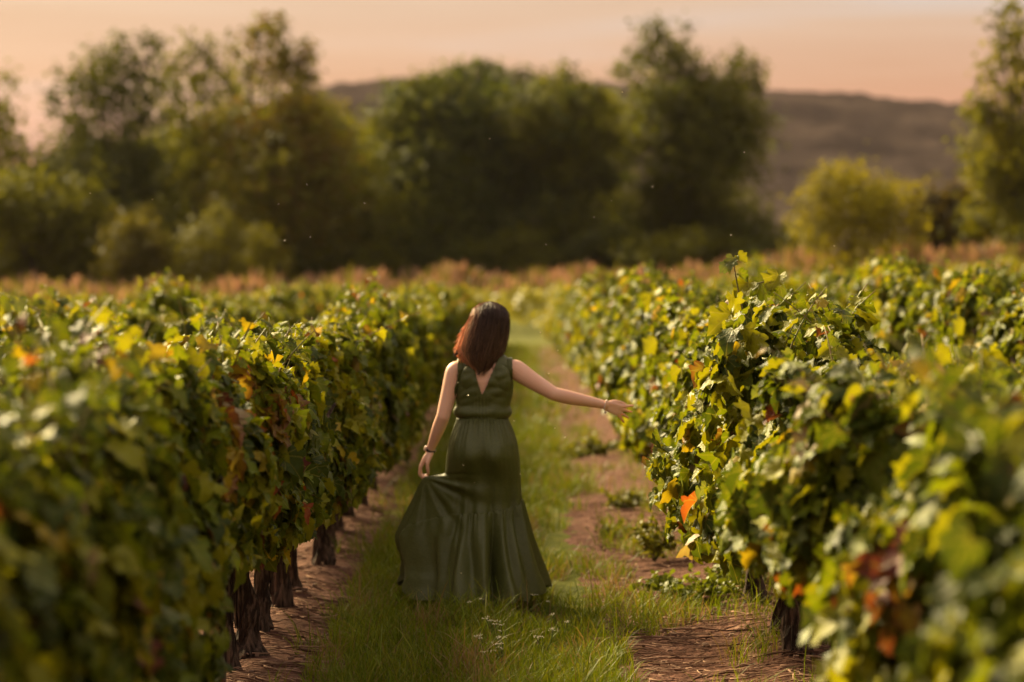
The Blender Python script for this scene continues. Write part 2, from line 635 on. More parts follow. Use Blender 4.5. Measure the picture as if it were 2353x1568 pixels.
def canopy(rng, n, L, W, zb, zt, wl=None, shoots=5, seed=0.0, autumn=1.0, shoot_len=(0.15, 0.4), size=(0.060, 0.122), hot=None, gap=0.0, deep=1.0):
    """leaf positions of one vine in its own frame (origin at trunk base, row along Y).
    W half width; wl optional half width on the -X side"""
    wl = W if wl is None else wl
    P, Nn = [], []
    while len(P) < n:
        h = rng.beta(1.25, 1.05)
        z = zb + (zt - zb) * h
        wp = (0.55 + 0.45 * math.sin(math.pi * min(1, 0.12 + h * 0.95))) * (1 - 0.35 * h * h)
        s = 1 if rng.random() < 0.5 else -1
        ww = W if s > 0 else wl
        y = rng.uniform(-L, L)
        blob = mnoise.noise(Vector((s * 2.1 + seed, y * 2.6, z * 2.6 + seed)))
        x = s * ww * (wp + 0.55 * blob) * math.sqrt(rng.uniform(0.30, 1.0))
        g = mnoise.noise(Vector((x * 4 + seed, y * 4.2, z * 4.2)))
        if g < gap and rng.random() < 0.88:
            continue
        P.append((x, y, z + 0.16 * blob * h))
        Nn.append((s * 0.9 * (0.4 + abs(x) / ww), rng.normal(0, 0.35), 0.25 + 0.9 * h * h))
    P, Nn = np.array(P), np.array(Nn)
    Nn = Nn + rng.normal(0, 0.52, Nn.shape)
    T = np.stack([P[:, 0] * 0.9 + rng.normal(0, 0.45, n), rng.normal(0, 0.55, n), -0.8 + rng.normal(0, 0.35, n)], 1)
    Sz = rng.uniform(size[0], size[1], n) * np.where(rng.random(n) < 0.15, 0.65, 1)
    canes = []
    for k in range(shoots):
        y0 = rng.uniform(-L * 0.8, L * 0.8)
        x0 = rng.uniform(-0.5, 0.5) * W
        a = rng.uniform(*shoot_len)
        d = np.array([rng.normal(0, 0.28), rng.normal(0, 0.28), 1.0])
        pts = []
        for i in range(6):
            u = i / 5
            pts.append(np.array([x0, y0, zt - 0.22]) + d * (a + 0.2) * u + np.array([d[0], d[1], -0.35]) * a * u * u)
        pts = np.array(pts)
        canes.append(pts)
        m_ = int(5 + a * 16)
        for i in range(m_):
            u = 0.25 + 0.75 * i / m_
            q = pts[min(5, int(u * 5))] * (1 - (u * 5) % 1) + pts[min(5, int(u * 5) + 1)] * ((u * 5) % 1)
            off = rng.normal(0, 1, 3) * [1, 1, 0.3]
            off = off / np.linalg.norm(off)
            P = np.vstack([P, q + off * 0.03])
            Nn = np.vstack([Nn, off * 0.5 + [0, 0, 0.8] + rng.normal(0, 0.4, 3)])
            T = np.vstack([T, off * 0.8 + [0, 0, -0.5]])
            Sz = np.append(Sz, rng.uniform(0.055, 0.10) * (1.25 - 0.6 * u))
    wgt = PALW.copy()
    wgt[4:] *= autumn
    wgt[1] *= deep  # more dark green leaves: shade painted into the leaf colour
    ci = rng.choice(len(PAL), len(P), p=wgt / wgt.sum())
    # colour drifts in patches along the canopy
    for i in range(len(P)):
        g = mnoise.noise(Vector((P[i, 0] * 1.5 + seed * 3, P[i, 1] * 1.8, P[i, 2] * 1.8 + 9)))
        if g > 0.22 and ci[i] < 2 and rng.random() < 0.6:
            ci[i] = 2
        if g < -0.22 and ci[i] in (0, 2) and rng.random() < 0.5:
            ci[i] = 1
    if hot is not None:
        for (hp, hr, hc) in hot:
            dd = np.linalg.norm(P - np.array(hp), axis=1)
            sel = (dd < hr) & (rng.random(len(P)) < 0.85)
            ci[sel] = rng.choice(hc, sel.sum())
    return P, Nn, T, Sz, ci, canes


def trunk_mesh(rng, h=0.7, r=0.05, lean=(0, 0), name='trunk', fine=True):
    acc = Acc()
    k = 14 if fine else 7
    u = np.linspace(0, 1, k)
    ph = rng.uniform(0, 6, 2)
    P = np.stack([lean[0] * u + 0.025 * np.sin(u * 5 + ph[0]) * u, lean[1] * u + 0.03 * np.sin(u * 4 + ph[1]) * u, -0.06 + (h + 0.06) * u], 1)
    rad = r * (1.0 - 0.25 * u + 0.55 * np.exp(-(u / 0.14) ** 2) + 0.35 * np.exp(-((u - 0.95) / 0.12) ** 2) + 0.10 * np.sin(u * 19 + ph[0]))
    v, f = tube(P, rad, 13 if fine else 7, twist=0.16, lump=0.16 if fine else 0.08, rng=rng)
    acc.add(v, f)
    top = P[-1]
    for s in range(4 if fine else 3):
        d = np.array([rng.normal(0, 0.35), (-1) ** s * rng.uniform(0.5, 1.0), rng.uniform(0.3, 0.9)])
        L_ = rng.uniform(0.25, 0.5)
        Q = np.array([top + d * L_ * q + np.array([0, 0, 0.12]) * q * q + rng.normal(0, 0.012, 3) for q in np.linspace(0, 1, 5)])
        v, f = tube(Q, np.linspace(r * 0.55, r * 0.18, 5), 7, lump=0.1, rng=rng)
        acc.add(v, f)
    if fine:   # loose bark strips
        for s in range(9):
            a = rng.uniform(0, 6.28)
            i0 = rng.integers(1, k - 4)
            Q = np.array([P[i] + np.array([math.cos(a + 0.1 * i), math.sin(a + 0.1 * i), 0]) * rad[i] * rng.uniform(1.02, 1.16) for i in range(i0, i0 + 4)])
            v, f = tube(Q, [0.003, 0.007, 0.006, 0.003], 5)
            acc.add(v, f)
    return acc.mesh(name, M_BARK, smooth=not fine)


# pool of single leaves: mesh data shared between the leaf parts
POOL = {}


def pool_leaf(ti, ci):
    if (ti, ci) not in POOL:
        v, f, e = FINE[ti]
        c = np.outer(1 - e, PALC1[ci]) + np.outer(e, PALC2[ci])
        POOL[(ti, ci)] = mesh('leaf', v, f, M_LEAF, c, True, np.column_stack([v[:, :2], np.full(len(v), ti * 9.0 + ci)]))
    return POOL[(ti, ci)]


def vine(x, y, rng, label, group, n=650, parts=0, hero=None, **kw):
    z = float(terr(x, y))
    root = thing('grapevine', label, 'grapevine', (x, y, z), group)
    hk = dict(h=0.72, r=0.045, lean=(rng.normal(0, 0.05), rng.normal(0, 0.08)))
    if hero:
        hk.update(hero)
    obj('trunk', trunk_mesh(rng, **hk), root)
    P, Nn, T, Sz, ci, canes = canopy(rng, n, kw.pop('L', 0.62), **kw)
    for c in canes:
        v, f = tube(c, np.linspace(0.0045, 0.002, len(c)), 5)
        obj('cane', mesh('cane', v, f, M_CANE), root)
    rest = np.ones(len(P), bool)
    if parts:
        # the leaves the photograph shows best: outermost towards the path and the camera, and on top
        side = -1 if x > 0 else 1
        score = P[:, 0] * side * 1.2 - P[:, 1] * 0.8 + np.clip(P[:, 2] - 1.15, 0, 1) * 1.6 + Sz * 2
        keep = np.argsort(-score)[:parts]
        rest[keep] = False
        X, Ty, Nz = leaf_frames(Nn, T)
        k = rng.integers(0, len(FINE), len(P))
        first = None
        for i in keep:
            ob = bpy.data.objects.new('leaf', pool_leaf(int(k[i]), int(ci[i])))
            COL.objects.link(ob)
            ob.parent = root
            s = Sz[i]
            ob.matrix_basis = Matrix((
                (X[i, 0] * s, Ty[i, 0] * s, Nz[i, 0] * s, P[i, 0]),
                (X[i, 1] * s, Ty[i, 1] * s, Nz[i, 1] * s, P[i, 1]),
                (X[i, 2] * s, Ty[i, 2] * s, Nz[i, 2] * s, P[i, 2]),
                (0, 0, 0, 1)))
    acc = Acc()
    j = rng.uniform(0.82, 1.18, (len(P), 1))
    leaf_batch(acc, FINE, rng, P[rest], Nn[rest], T[rest], Sz[rest], (PALC1[ci] * j)[rest], (PALC2[ci] * j)[rest])
    obj('foliage', acc.mesh('foliage', M_LEAF), root, kind='stuff')
    return root


def grape_bunch(parent, loc, rng, n=42):
    acc = Acc()
    import bmesh
    bm = bmesh.new()
    bmesh.ops.create_icosphere(bm, subdivisions=1, radius=1)
    v = np.array([q.co[:] for q in bm.verts])
    f = np.array([[q.index for q in fc.verts] for fc in bm.faces])
    bm.free()
    for i in range(n):
        u = rng.random()
        r = 0.042 * (1 - u * 0.75) * math.sqrt(rng.random())
        a = rng.uniform(0, 6.28)
        acc.add(v * rng.uniform(0.0075, 0.0095) + [r * math.cos(a), r * math.sin(a), -0.15 * u], f)
    obj('grape_bunch', acc.mesh('grape_bunch', M_GRAPE), parent, loc)


# ------------------------------------------------------------------ the two rows beside the path
GRP_L, GRP_R = 'grapevines in the row on the left of the path', 'grapevines in the row on the right of the path'
left_near = [
    (3.9, 'out of focus grapevine filling the bottom left corner of the picture'),
    (4.75, 'large blurred grapevine with dark gaps, second from the bottom left corner'),
    (5.6, 'blurred grapevine with yellow green top, third in the left row'),
    (6.5, 'softly blurred grapevine with tall reddish shoot, fourth in the left row'),
    (7.4, 'grapevine just before the first sharp trunks of the left row'),
    (8.3, 'grapevine hiding its trunk behind hanging leaves, left of the sharp trunks'),
    (9.3, 'grapevine beside the first visible trunk of the left row, leaves down to the soil'),
    (10.32, 'grapevine with the thin twisted trunk at the bottom edge, left row'),
    (10.75, 'grapevine with thick sharp trunk, red and orange leaves and dark grapes, left row'),
    (11.45, 'grapevine leaning close behind the thick sharp trunk of the left row'),
    (12.3, 'grapevine with short dark trunk, second behind the thick sharp trunk, left row'),
    (13.0, 'grapevine with stout dark trunk, third behind the thick sharp trunk, left row'),
    (14.1, 'grapevine level with the hem of the green dress, left row'),
    (15.0, 'grapevine just beyond the hem of the green dress, left row'),
    (15.9, 'grapevine with a wide blurred trunk beside the held up dress, left row'),
]
right_near = [
    (3.9, 'out of focus grapevine filling the bottom right corner of the picture'),
    (4.8, 'large blurred grapevine at the right edge, next to the corner vine'),
    (5.7, 'blurred grapevine with red brown leaves near the right edge'),
    (6.6, 'blurred grapevine with yellow green rounded top, right row'),
    (7.5, 'softly blurred grapevine bulging toward the path, right row'),
    (8.5, 'grapevine with large pale leaves just in front of the sharp tall vine'),
    (9.75, 'grapevine with the thin leaning trunk, right of the sharp tall vine'),
    (10.75, 'tall sharp grapevine with top shoot and rough thick trunk, right row'),
    (11.5, 'grapevine with reddish trunk close behind the tall sharp vine'),
    (12.5, 'grapevine the outstretched hand almost touches, right row'),
    (13.5, 'grapevine directly behind the fingertips of the outstretched hand'),
    (14.5, 'grapevine just beyond the outstretched hand, right row'),
    (15.5, 'second grapevine beyond the outstretched hand, right row'),
]
count = 0
rv = np.random.default_rng(11)
for i, (d, lab) in enumerate(left_near):
    zt = 1.30 + rv.normal(0, 0.08)
    kw = dict(W=0.26, wl=0.48, zb=0.40, zt=zt, shoots=8, seed=d * 1.7, autumn=1.0, shoot_len=(0.06, 0.34))
    hero, parts, n = None, 0, 1350
    if d < 7:
        kw.update(W=0.27, zb=0.22, zt=1.34, gap=0.07, deep=3.0)  # shade of the near left vines put into darker leaf colours
        parts = 60
    elif d < 9:
        kw.update(zb=0.26 if d < 8 else 0.62, W=0.24 if d < 8 else 0.20)
        parts = 150
    elif d < 13.5:
        parts = 170
        kw.update(zb=(0.60 if d < 10 else 0.52) if d < 12 else 0.42)
    if d == 6.5:
        kw.update(zt=1.42, shoots=7, hot=[((0, 0, 1.55), 0.16, [5, 6, 4])])
    if d == 8.3:
        kw.update(hot=[((0.1, 0.2, 1.25), 0.14, [5, 6, 8]), ((0.22, 0, 1.05), 0.15, [4, 5])])
    if d == 9.3:
        kw.update(hot=[((0.14, 0, 1.22), 0.17, [5, 5, 4, 6]), ((0.22, -0.1, 1.05), 0.17, [5, 6, 7]), ((0.2, 0.1, 0.80), 0.12, [6, 7])])
    if d == 11.45:
        kw.update(hot=[((0.2, 0, 1.22), 0.14, [8, 6, 8])])
    if d == 10.32:
        hero = dict(r=0.042, h=0.6, lean=(-0.03, -0.05))
        kw.update(hot=[((0.28, -0.3, 0.85), 0.16, [6, 7]), ((0.2, -0.3, 0.5), 0.14, [4, 7, 6])])
    if d == 10.75:
        hero = dict(r=0.054, h=0.66, lean=(-0.06, 0.02))
        kw.update(zb=0.48, hot=[((0.2, -0.1, 1.05), 0.17, [5, 6, 4, 7]), ((0.26, -0.15, 0.85), 0.12, [6, 5, 7]), ((0.1, -0.3, 1.25), 0.12, [6, 4])])
    x = ROW_L + rv.normal(0, 0.02) + (-0.05 if d == 10.32 else 0)
    r_ = vine(x, d, np.random.default_rng(100 + i), lab, GRP_L, n=n, parts=parts, hero=hero, **kw)
    count += 1
    if d == 10.75:
        grape_bunch(r_, (0.02, -0.14, 0.60), rv)
        grape_bunch(r_, (0.10, -0.05, 0.57), rv, 30)
for i, (d, lab) in enumerate(right_near):
    kw = dict(W=0.40, wl=0.46, zb=0.40, zt=1.31 + rv.normal(0, 0.07), shoots=8, seed=d * 2.3 + 40, autumn=0.9, shoot_len=(0.06, 0.32))
    hero, parts, n = None, 0, 1450
    if d < 6:
        kw.update(wl=0.44, zb=0.25, zt=1.36, autumn=0.35, gap=0.07, deep=2.5)  # darker leaf mix paints in the shade of the near right vines
        parts = 60
    elif d < 9:
        kw.update(wl=0.40 if d < 7 else 0.47, zb={6.6: 0.60, 7.5: 0.74, 8.5: 0.66}[d], zt=1.30)
        parts = 160
    elif d < 13.6:
        parts = 170
    if d == 5.7:
        kw.update(hot=[((-0.35, 0, 0.98), 0.15, [6, 6, 5])])
    if d == 9.75:
        hero = dict(r=0.032, h=0.62, lean=(-0.16, -0.02))
        kw.update(zb=0.56, zt=1.30, wl=0.36)
    if d == 10.75:
        hero = dict(r=0.050, h=0.70, lean=(-0.03, 0.05))
        kw.update(zt=1.54, wl=0.52, W=0.5, zb=0.42, shoots=8, shoot_len=(0.06, 0.20))
        n, parts = 1700, 290
    if d in (11.5, 12.5):
        kw.update(wl=0.50 if d < 12 else 0.38, zt=1.40, zb=0.38)
        n = 1450
    if d > 13:
        kw.update(wl=0.30, W=0.34)
    x = ROW_R + rv.normal(0, 0.02) + (0.12 if d == 9.75 else 0)
    r_ = vine(x, d, np.random.default_rng(300 + i), lab, GRP_R, n=n, parts=parts, hero=hero, **kw)
    count += 1
    if d == 10.75:     # the tall shoot that stands above the row
        acc, accc = Acc(), Acc()
        rr = np.random.default_rng(5)
        pts = np.array([[-0.24, 0, 1.40], [-0.25, 0, 1.52], [-0.27, 0.01, 1.62], [-0.285, 0, 1.70], [-0.29, 0, 1.75]])
        v, f = tube(pts, [0.005, 0.0045, 0.004, 0.003, 0.002], 6)
        accc.add(v, f)
        arm = np.array([[-0.235, 0, 1.60], [-0.19, 0, 1.635], [-0.13, 0, 1.65], [-0.10, 0, 1.645]])
        v, f = tube(arm, 0.003, 5)
        accc.add(v, f)
        obj('shoot', accc.mesh('shoot', M_CANE), r_)
        spots = [(pts[4], 0.075, 3), (pts[4] + [0.02, 0, 0.01], 0.06, 2), (pts[4] + [-0.02, 0, -0.02], 0.07, 3), (pts[3] + [0.02, 0, -0.02], 0.06, 0),
                 (pts[2] + [0.05, 0, 0.02], 0.12, 2), (pts[2] + [-0.03, 0, -0.04], 0.13, 2), (pts[1] + [-0.05, 0, -0.02], 0.15, 2),
                 (arm[3] + [0.01, 0, 0.03], 0.11, 2), (arm[3] + [0.02, 0, -0.02], 0.09, 0), (arm[1] + [0.02, 0, 0], 0.10, 0),
                 (pts[1] + [0.04, 0, 0], 0.14, 1), (pts[0] + [0, -0.05, 0.05], 0.15, 0)]
        for q, s, c in spots:
            ob = obj('leaf', pool_leaf(int(rr.integers(0, 10)), c), r_)
            Xf, Tf, Nf = leaf_frames(np.array([[rr.normal(0, 0.5), -0.8, 0.5]]), np.array([[rr.normal(0, 0.6), 0, -0.7]]))
            ob.matrix_basis = Matrix.Translation(q) @ Matrix(np.vstack([np.array([Xf[0], Tf[0], Nf[0]]).T.tolist()]).tolist()).to_4x4() @ Matrix.Scale(s, 4)

# ------------------------------------------------------------------ all the other vines: shared variants
VAR = []
for k in range(9):
    rr = np.random.default_rng(900 + k)
    P, Nn, T, Sz, ci, canes = canopy(rr, 850, 0.60, W=0.32, zb=0.30, zt=1.28 + 0.09 * rr.normal(), shoots=8, seed=k * 5.3, shoot_len=(0.05, 0.34), size=(0.080, 0.140), autumn=0.8)
    acc = Acc()
    j = rr.uniform(0.8, 1.2, (len(P), 1))
    leaf_batch(acc, COARSE, rr, P, Nn, T, Sz, PALC1[ci] * j, PALC2[ci] * j)
    VAR.append((acc.mesh('foliage', M_LEAF), trunk_mesh(rr, 0.7, 0.05, (rr.normal(0, 0.04), rr.normal(0, 0.05)), fine=False), acc))

cands = []
for side, x0 in ((-1, ROW_L), (1, ROW_R)):
    for k in range(7):
        x = x0 + side * PITCH_ROW * k
        ys = np.arange(16.8 if side < 0 else 16.5, 66, 1.0) if k == 0 else np.arange(14.0 + 0.3 * k, 66, 1.0)
        for y in ys:
            if abs(x) < 0.2118 * y + 0.9:
                cands.append((y, x, side, k))
cands.sort()
names = ['row beside the path', 'second row from the path', 'third row from the path', 'fourth row from the path', 'fifth row from the path', 'sixth row from the path', 'seventh row from the path']
mass = Acc()
seen = {}
ORD = ['', 'first', 'second', 'third', 'fourth', 'fifth', 'sixth', 'seventh', 'eighth']
NEAR = ['', 'nearest', 'second nearest', 'third nearest']
for (y, x, side, k) in cands:
    vi = int(rv.integers(0, len(VAR)))
    xx, yy = x + rv.normal(0, 0.04), y + rv.normal(0, 0.08)
    z = float(terr(xx, yy))
    rot = math.pi * int(rv.integers(0, 2)) + rv.normal(0, 0.06)
    sz = rv.uniform(0.88, 1.18) * (1.14 if side > 0 and k else 1.0) * (0.96 if side < 0 and k else 1.0)
    lr = 'left' if side < 0 else 'right'
    if count < 300:
        seen[(side, k)] = q_ = seen.get((side, k), 0) + 1
        if k == 0:
            g = f'grapevines far along the {lr} row beside the path'
            mark = 'outstretched hand' if side > 0 else 'held up dress'
            q2 = q_ + (2 if side > 0 else 0)
            lab = (f'{ORD[q2]} blurred grapevine beyond the {mark}, {lr} row beside the path' if q_ <= 5 else
                   f'far blurred grapevine toward the end of the {lr} row beside the path')
        else:
            g = f'grapevines of the {names[k]}, {lr} side'
            lab = (f'{NEAR[q_]} grapevine in view of the {names[k]} on the {lr} side' if q_ <= 3 else
                   f'far blurred grapevine of the {names[k]} on the {lr} side')
        r_ = thing('grapevine', lab, 'grapevine', (xx, yy, z), g)
        r_.rotation_euler = (0, 0, rot)
        r_.scale = (1, 1, sz)
        obj('trunk', VAR[vi][1], r_)
        obj('foliage', VAR[vi][0], r_, kind='stuff')
        count += 1
    else:
        a = VAR[vi][2]
        v = np.vstack(a.V)
        c, s = math.cos(rot), math.sin(rot)
        v = np.stack([v[:, 0] * c - v[:, 1] * s + xx, v[:, 0] * s + v[:, 1] * c + yy, v[:, 2] * sz + z], 1)
        mass.add(v, np.vstack(a.F), np.vstack(a.C))
# block of vines behind the headland, rows running across
rm = np.random.default_rng(77)
acc2 = Acc()
leafs = []
for row in range(6):
    y0 = 80 + row * 2.6
    n = 2600
    xs = rm.uniform(-24, 24, n)
    hh = rm.beta(1.6, 1.0, n)
    top = 1.25 + 0.12 * np.sin(xs * 1.3 + row) + 0.08 * np.sin(xs * 3.1)
    zz = 0.25 + (top - 0.25) * hh + terr(xs, np.full(n, y0))
    yy = y0 + rm.normal(0, 0.28, n)
    leafs.append(np.stack([xs, yy, zz], 1))
Pm = np.vstack(leafs)
nm = len(Pm)
wg = PALW.copy()
wg[1] *= 4  # block's shaded front painted in as extra dark green leaves
wg[4:] *= 0.5
ci = rm.choice(len(PAL), nm, p=wg / wg.sum())
leaf_batch(mass, TL, rm, Pm, rm.normal(0, 0.6, (nm, 3)) + [0, -0.4, 0.6], rm.normal(0, 1, (nm, 3)), rm.uniform(0.2, 0.34, nm), PALC1[ci], PALC2[ci])
obj('far_vines', mass.mesh('far_vines', M_LEAF), kind='stuff', label='far mass of blurred vines at the end of the field', category='vines')

# ------------------------------------------------------------------ dry reeds along the end of the field
rg = np.random.default_rng(21)
acc = Acc()


def blades(acc, rng, P, H, Wd, lean, C, plume=False):
    """curved grass blades: P (n,3) base, H height, Wd width, lean (n,2), C (n,3)"""
    n = len(P)
    a = rng.uniform(0, math.pi, n)
    wx, wy = np.cos(a) * Wd, np.sin(a) * Wd
    lv = []
    for u, wk in ((0, 1.0), (0.5, 0.85), (0.82, 0.55)):
        cx = P[:, 0] + lean[:, 0] * H * u ** 1.8
        cyy = P[:, 1] + lean[:, 1] * H * u ** 1.8
        cz = P[:, 2] + H * u * (1 - 0.25 * u * np.hypot(lean[:, 0], lean[:, 1]))
        k = wk if not plume else (0.3, 0.5, 2.4)[(0, 0.5, 0.82).index(u)]
        lv.append(np.stack([cx - wx * k, cyy - wy * k, cz], 1))
        lv.append(np.stack([cx + wx * k, cyy + wy * k, cz], 1))
    tip = np.stack([P[:, 0] + lean[:, 0] * H, P[:, 1] + lean[:, 1] * H, P[:, 2] + H * (1 - 0.3 * np.hypot(lean[:, 0], lean[:, 1]))], 1)
    V_ = np.stack(lv + [tip], 1).reshape(-1, 3)
    f = np.array([(0, 1, 3), (0, 3, 2), (2, 3, 5), (2, 5, 4), (4, 5, 6)])
    F_ = (f[None] + (np.arange(n) * 7)[:, None, None]).reshape(-1, 3)
    acc.add(V_, F_, np.repeat(C, 7, axis=0))


n = 13000
xs = rg.uniform(-34, 34, n)
ys = rg.uniform(101, 117, n)
cl_ = np.array([mnoise.noise(Vector((x_ * 0.5, y_ * 0.3, 0))) for x_, y_ in zip(xs, ys)])
H = (1.20 + 1.25 * cl_ + rg.normal(0, 0.15, n)).clip(0.5, 2.5)
C = np.array([(0.36, 0.22, 0.14)]) * rg.uniform(0.7, 1.3, (n, 1))
C = np.where(((rg.random(n) < 0.45) | (cl_ < -0.12))[:, None], np.array([[0.17, 0.165, 0.022]]), C)
blades(acc, rg, np.stack([xs, ys, terr(xs, ys)], 1), H, rg.uniform(0.03, 0.06, n), rg.normal(0, 0.2, (n, 2)), C, plume=True)
obj('dry_reeds', acc.mesh('dry_reeds', M_REED), kind='stuff', label='band of pinkish dry reeds between the vines and the trees', category='reeds')

# ------------------------------------------------------------------ trees
def tree(label, d, trunk_px, lobes, col, dens=4.0, size=(0.22, 0.40), group='trees behind the field', cat='tree', name='tree', seed=0, trunk_r=0.22, col2=None, droop=0.0, depth=1.0):
    """lobes: (px, py, rx, ry, density factor) in photo pixels at distance d"""
    rng = np.random.default_rng(500 + seed)
    base = at(trunk_px, 640, d)
    gz = float(terr(base.x, d))
    root = thing(name, label, cat, (base.x, d, gz), group)
    s = d / 5556.0
    acc = Acc()
    tr = Acc()
    cens = []
    for lb in lobes:
        px, py, rx, ry = lb[:4]
        k = lb[4] if len(lb) > 4 else 1.0
        dy = rng.normal(0, 0.5) * rx * s * depth
        c = at(px, py, d)
        c = np.array([c.x - base.x, dy, c.z - gz])
        big_ = 1.18 if k >= 0.6 else 1.06
        a, b = rx * s * big_, ry * s * big_
        cens.append((c, a, b))
        area = math.pi * a * b
        n = int(dens * (1.15 if k >= 0.6 else 0.80) * k * area / 0.032) + 8
        # clumps: leaves gather round twig ends
        nc = max(4, int(6 + area * 1.6))
        q = unit(rng.normal(0, 1, (nc, 3))) * (rng.random((nc, 1)) ** 0.33)
        cc = c + q * [a, a * depth, b]
        w_ = rng.integers(0, nc, n)
        sp = 0.30 * min(a, b) + 0.10
        P = cc[w_] + rng.normal(0, 1, (n, 3)) * sp * [0.8, 0.8, 0.7]
        if droop:
            P[:, 2] -= np.abs(rng.normal(0, droop, n))
        Nn = unit(P - c) * 0.8 + rng.normal(0, 0.55, (n, 3)) + [0, 0, 0.35]
        T = rng.normal(0, 1, (n, 3)) + [0, 0, -0.8 - droop]
        c0 = np.array(col) * rng.uniform(0.7, 1.35, (nc, 1))[w_] * rng.uniform(0.85, 1.15, (n, 1))
        if col2 is not None:
            mixf = (rng.random((nc, 1)) ** 2)[w_]
            c0 = c0 * (1 - mixf) + np.array(col2) * mixf
        leaf_batch(acc, TL, rng, P, Nn, T, rng.uniform(size[0], size[1], n), c0, c0 * 0.9)
    zc = np.array([c[0][2] for c in cens])
    topz = zc.max()
    hub = np.array([np.mean([c[0][0] for c in cens]) * 0.35, 0, max(0.5, topz * 0.42)])
    u = np.linspace(0, 1, 7)
    spine = np.stack([hub[0] * u + 0.08 * np.sin(u * 5), 0.06 * np.sin(u * 4), -0.2 + (hub[2] + 0.2) * u], 1)
    v, f = tube(spine, trunk_r * (1.25 - 0.6 * u), 9, lump=0.06, rng=rng)
    tr.add(v, f)
    obj('trunk', tr.mesh('trunk', M_TBARK), root)
    br = Acc()
    for (c, a, b) in cens:
        if c[2] < 1.0:
            continue
        st = spine[3 + int(rng.integers(0, 4))] if c[2] > hub[2] else spine[int(rng.integers(2, 5))]
        u2 = np.linspace(0, 1, 6)[:, None]
        Q = st * (1 - u2) + c * u2 + np.array([0, 0, 0.12 * np.linalg.norm(c - st)]) * np.sin(u2 * math.pi) + rng.normal(0, 0.05, (6, 3)) * u2
        v, f = tube(Q, trunk_r * np.linspace(0.42, 0.12, 6), 6)
        br.add(v, f)
        for _ in range(4):
            e = c + unit(rng.normal(0, 1, 3)) * np.array([a, a, b]) * 0.85
            Q2 = Q[4] * (1 - u2) + e * u2 + rng.normal(0, 0.04, (6, 3)) * u2
            v, f = tube(Q2, trunk_r * np.linspace(0.14, 0.04, 6), 5)
            br.add(v, f)
    if br.n:
        obj('limb', br.mesh('limb', M_TBARK), root)
    obj('crown', acc.mesh('crown', M_TREE), root, kind='stuff')
    return root


OLIVE = (0.105, 0.112, 0.009)
DARK = (0.066, 0.076, 0.011)
BLUE = (0.066, 0.086, 0.022)
YELLOW = (0.19, 0.175, 0.008)
RUST = (0.10, 0.055, 0.020)
SPK = 0.40
tree('sparse tree cut off by the left edge of the picture', 125, -20,
     [(0, 225, 50, 60, SPK), (-20, 310, 70, 80, SPK), (20, 340, 50, 60, SPK), (0, 400, 70, 40, 0.4), (-10, 500, 110, 120)], OLIVE, seed=1)
tree('wide crowned tree with a ragged top, first of the trio on the left', 126, 250,
     [(300, 130, 62, 55, SPK), (350, 105, 30, 30, SPK), (215, 180, 75, 62, SPK * 1.2), (175, 265, 55, 62, SPK * 1.2), (290, 230, 90, 75, SPK * 1.1), (190, 320, 60, 40, SPK),
      (330, 280, 80, 50, SPK), (255, 170, 80, 55, SPK), (150, 215, 40, 40, SPK), (350, 190, 50, 60, SPK), (235, 400, 120, 70, 1.0), (130, 440, 80, 60, 0.8), (250, 480, 160, 130)], DARK, seed=2)
tree('lower reddish tree in the middle of the trio on the left', 129, 450,
     [(445, 130, 50, 45, SPK), (490, 185, 60, 55, SPK), (415, 220, 70, 60, SPK), (520, 245, 60, 50, SPK * 0.8), (430, 285, 70, 40, SPK * 0.8),
      (385, 160, 40, 40, SPK), (480, 110, 30, 30, SPK), (540, 190, 45, 45, SPK), (470, 350, 110, 60, 1.0), (440, 470, 140, 130)], OLIVE, seed=3)
tree('tallest tree of the left trio, rust coloured top with a branch pointing right', 122, 610,
     [(620, 115, 58, 55, SPK * 1.1), (590, 65, 28, 35, SPK), (645, 65, 30, 30, SPK), (665, 150, 55, 45, SPK * 1.1), (705, 100, 35, 16, SPK), (575, 180, 50, 45, SPK * 0.8),
      (640, 205, 80, 40, SPK), (705, 180, 35, 26, SPK), (600, 300, 110, 55, 0.9), (690, 320, 70, 70), (700, 140, 36, 26, SPK), (560, 120, 40, 40, SPK), (640, 440, 140, 140)], OLIVE, seed=4, col2=(0.13, 0.085, 0.014))
tree('round dark tree filling the gap at the far left under the crowns', 118, 80, [(60, 540, 110, 100), (140, 500, 90, 90), (20, 470, 60, 60)], OLIVE, seed=5)
tree('dark tree between the left trio and the middle grove', 127, 770,
     [(745, 320, 50, 60, 0.8), (760, 420, 90, 110), (790, 540, 120, 100), (700, 540, 90, 90), (720, 260, 28, 36, 0.5)], OLIVE, seed=6)
tree('broad dark tree at the left of the middle grove', 134, 960,
     [(940, 235, 60, 42), (905, 290, 52, 60), (1000, 230, 60, 50), (930, 370, 85, 90), (1000, 320, 90, 90), (950, 500, 130, 130)], BLUE, seed=7, col2=OLIVE)
tree('tree with a ragged top standing in the middle of the grove', 137, 1110,
     [(1075, 160, 62, 36, SPK * 1.3), (1130, 180, 70, 40, SPK * 1.3), (1030, 195, 55, 40, 0.6), (1180, 205, 55, 38, 0.7), (1090, 270, 110, 75), (1120, 380, 130, 120), (1120, 530, 150, 110)], BLUE, seed=8)
tree('tree with a small pointed tip, right side of the middle grove', 133, 1290,
     [(1298, 168, 24, 28, SPK), (1255, 200, 50, 36, SPK * 1.4), (1330, 215, 40, 28, 0.6), (1270, 280, 90, 80), (1350, 300, 60, 70), (1290, 400, 95, 90), (1380, 400, 50, 40, 0.8), (1300, 550, 130, 90), (1410, 570, 90, 60)], OLIVE, seed=9, col2=BLUE)
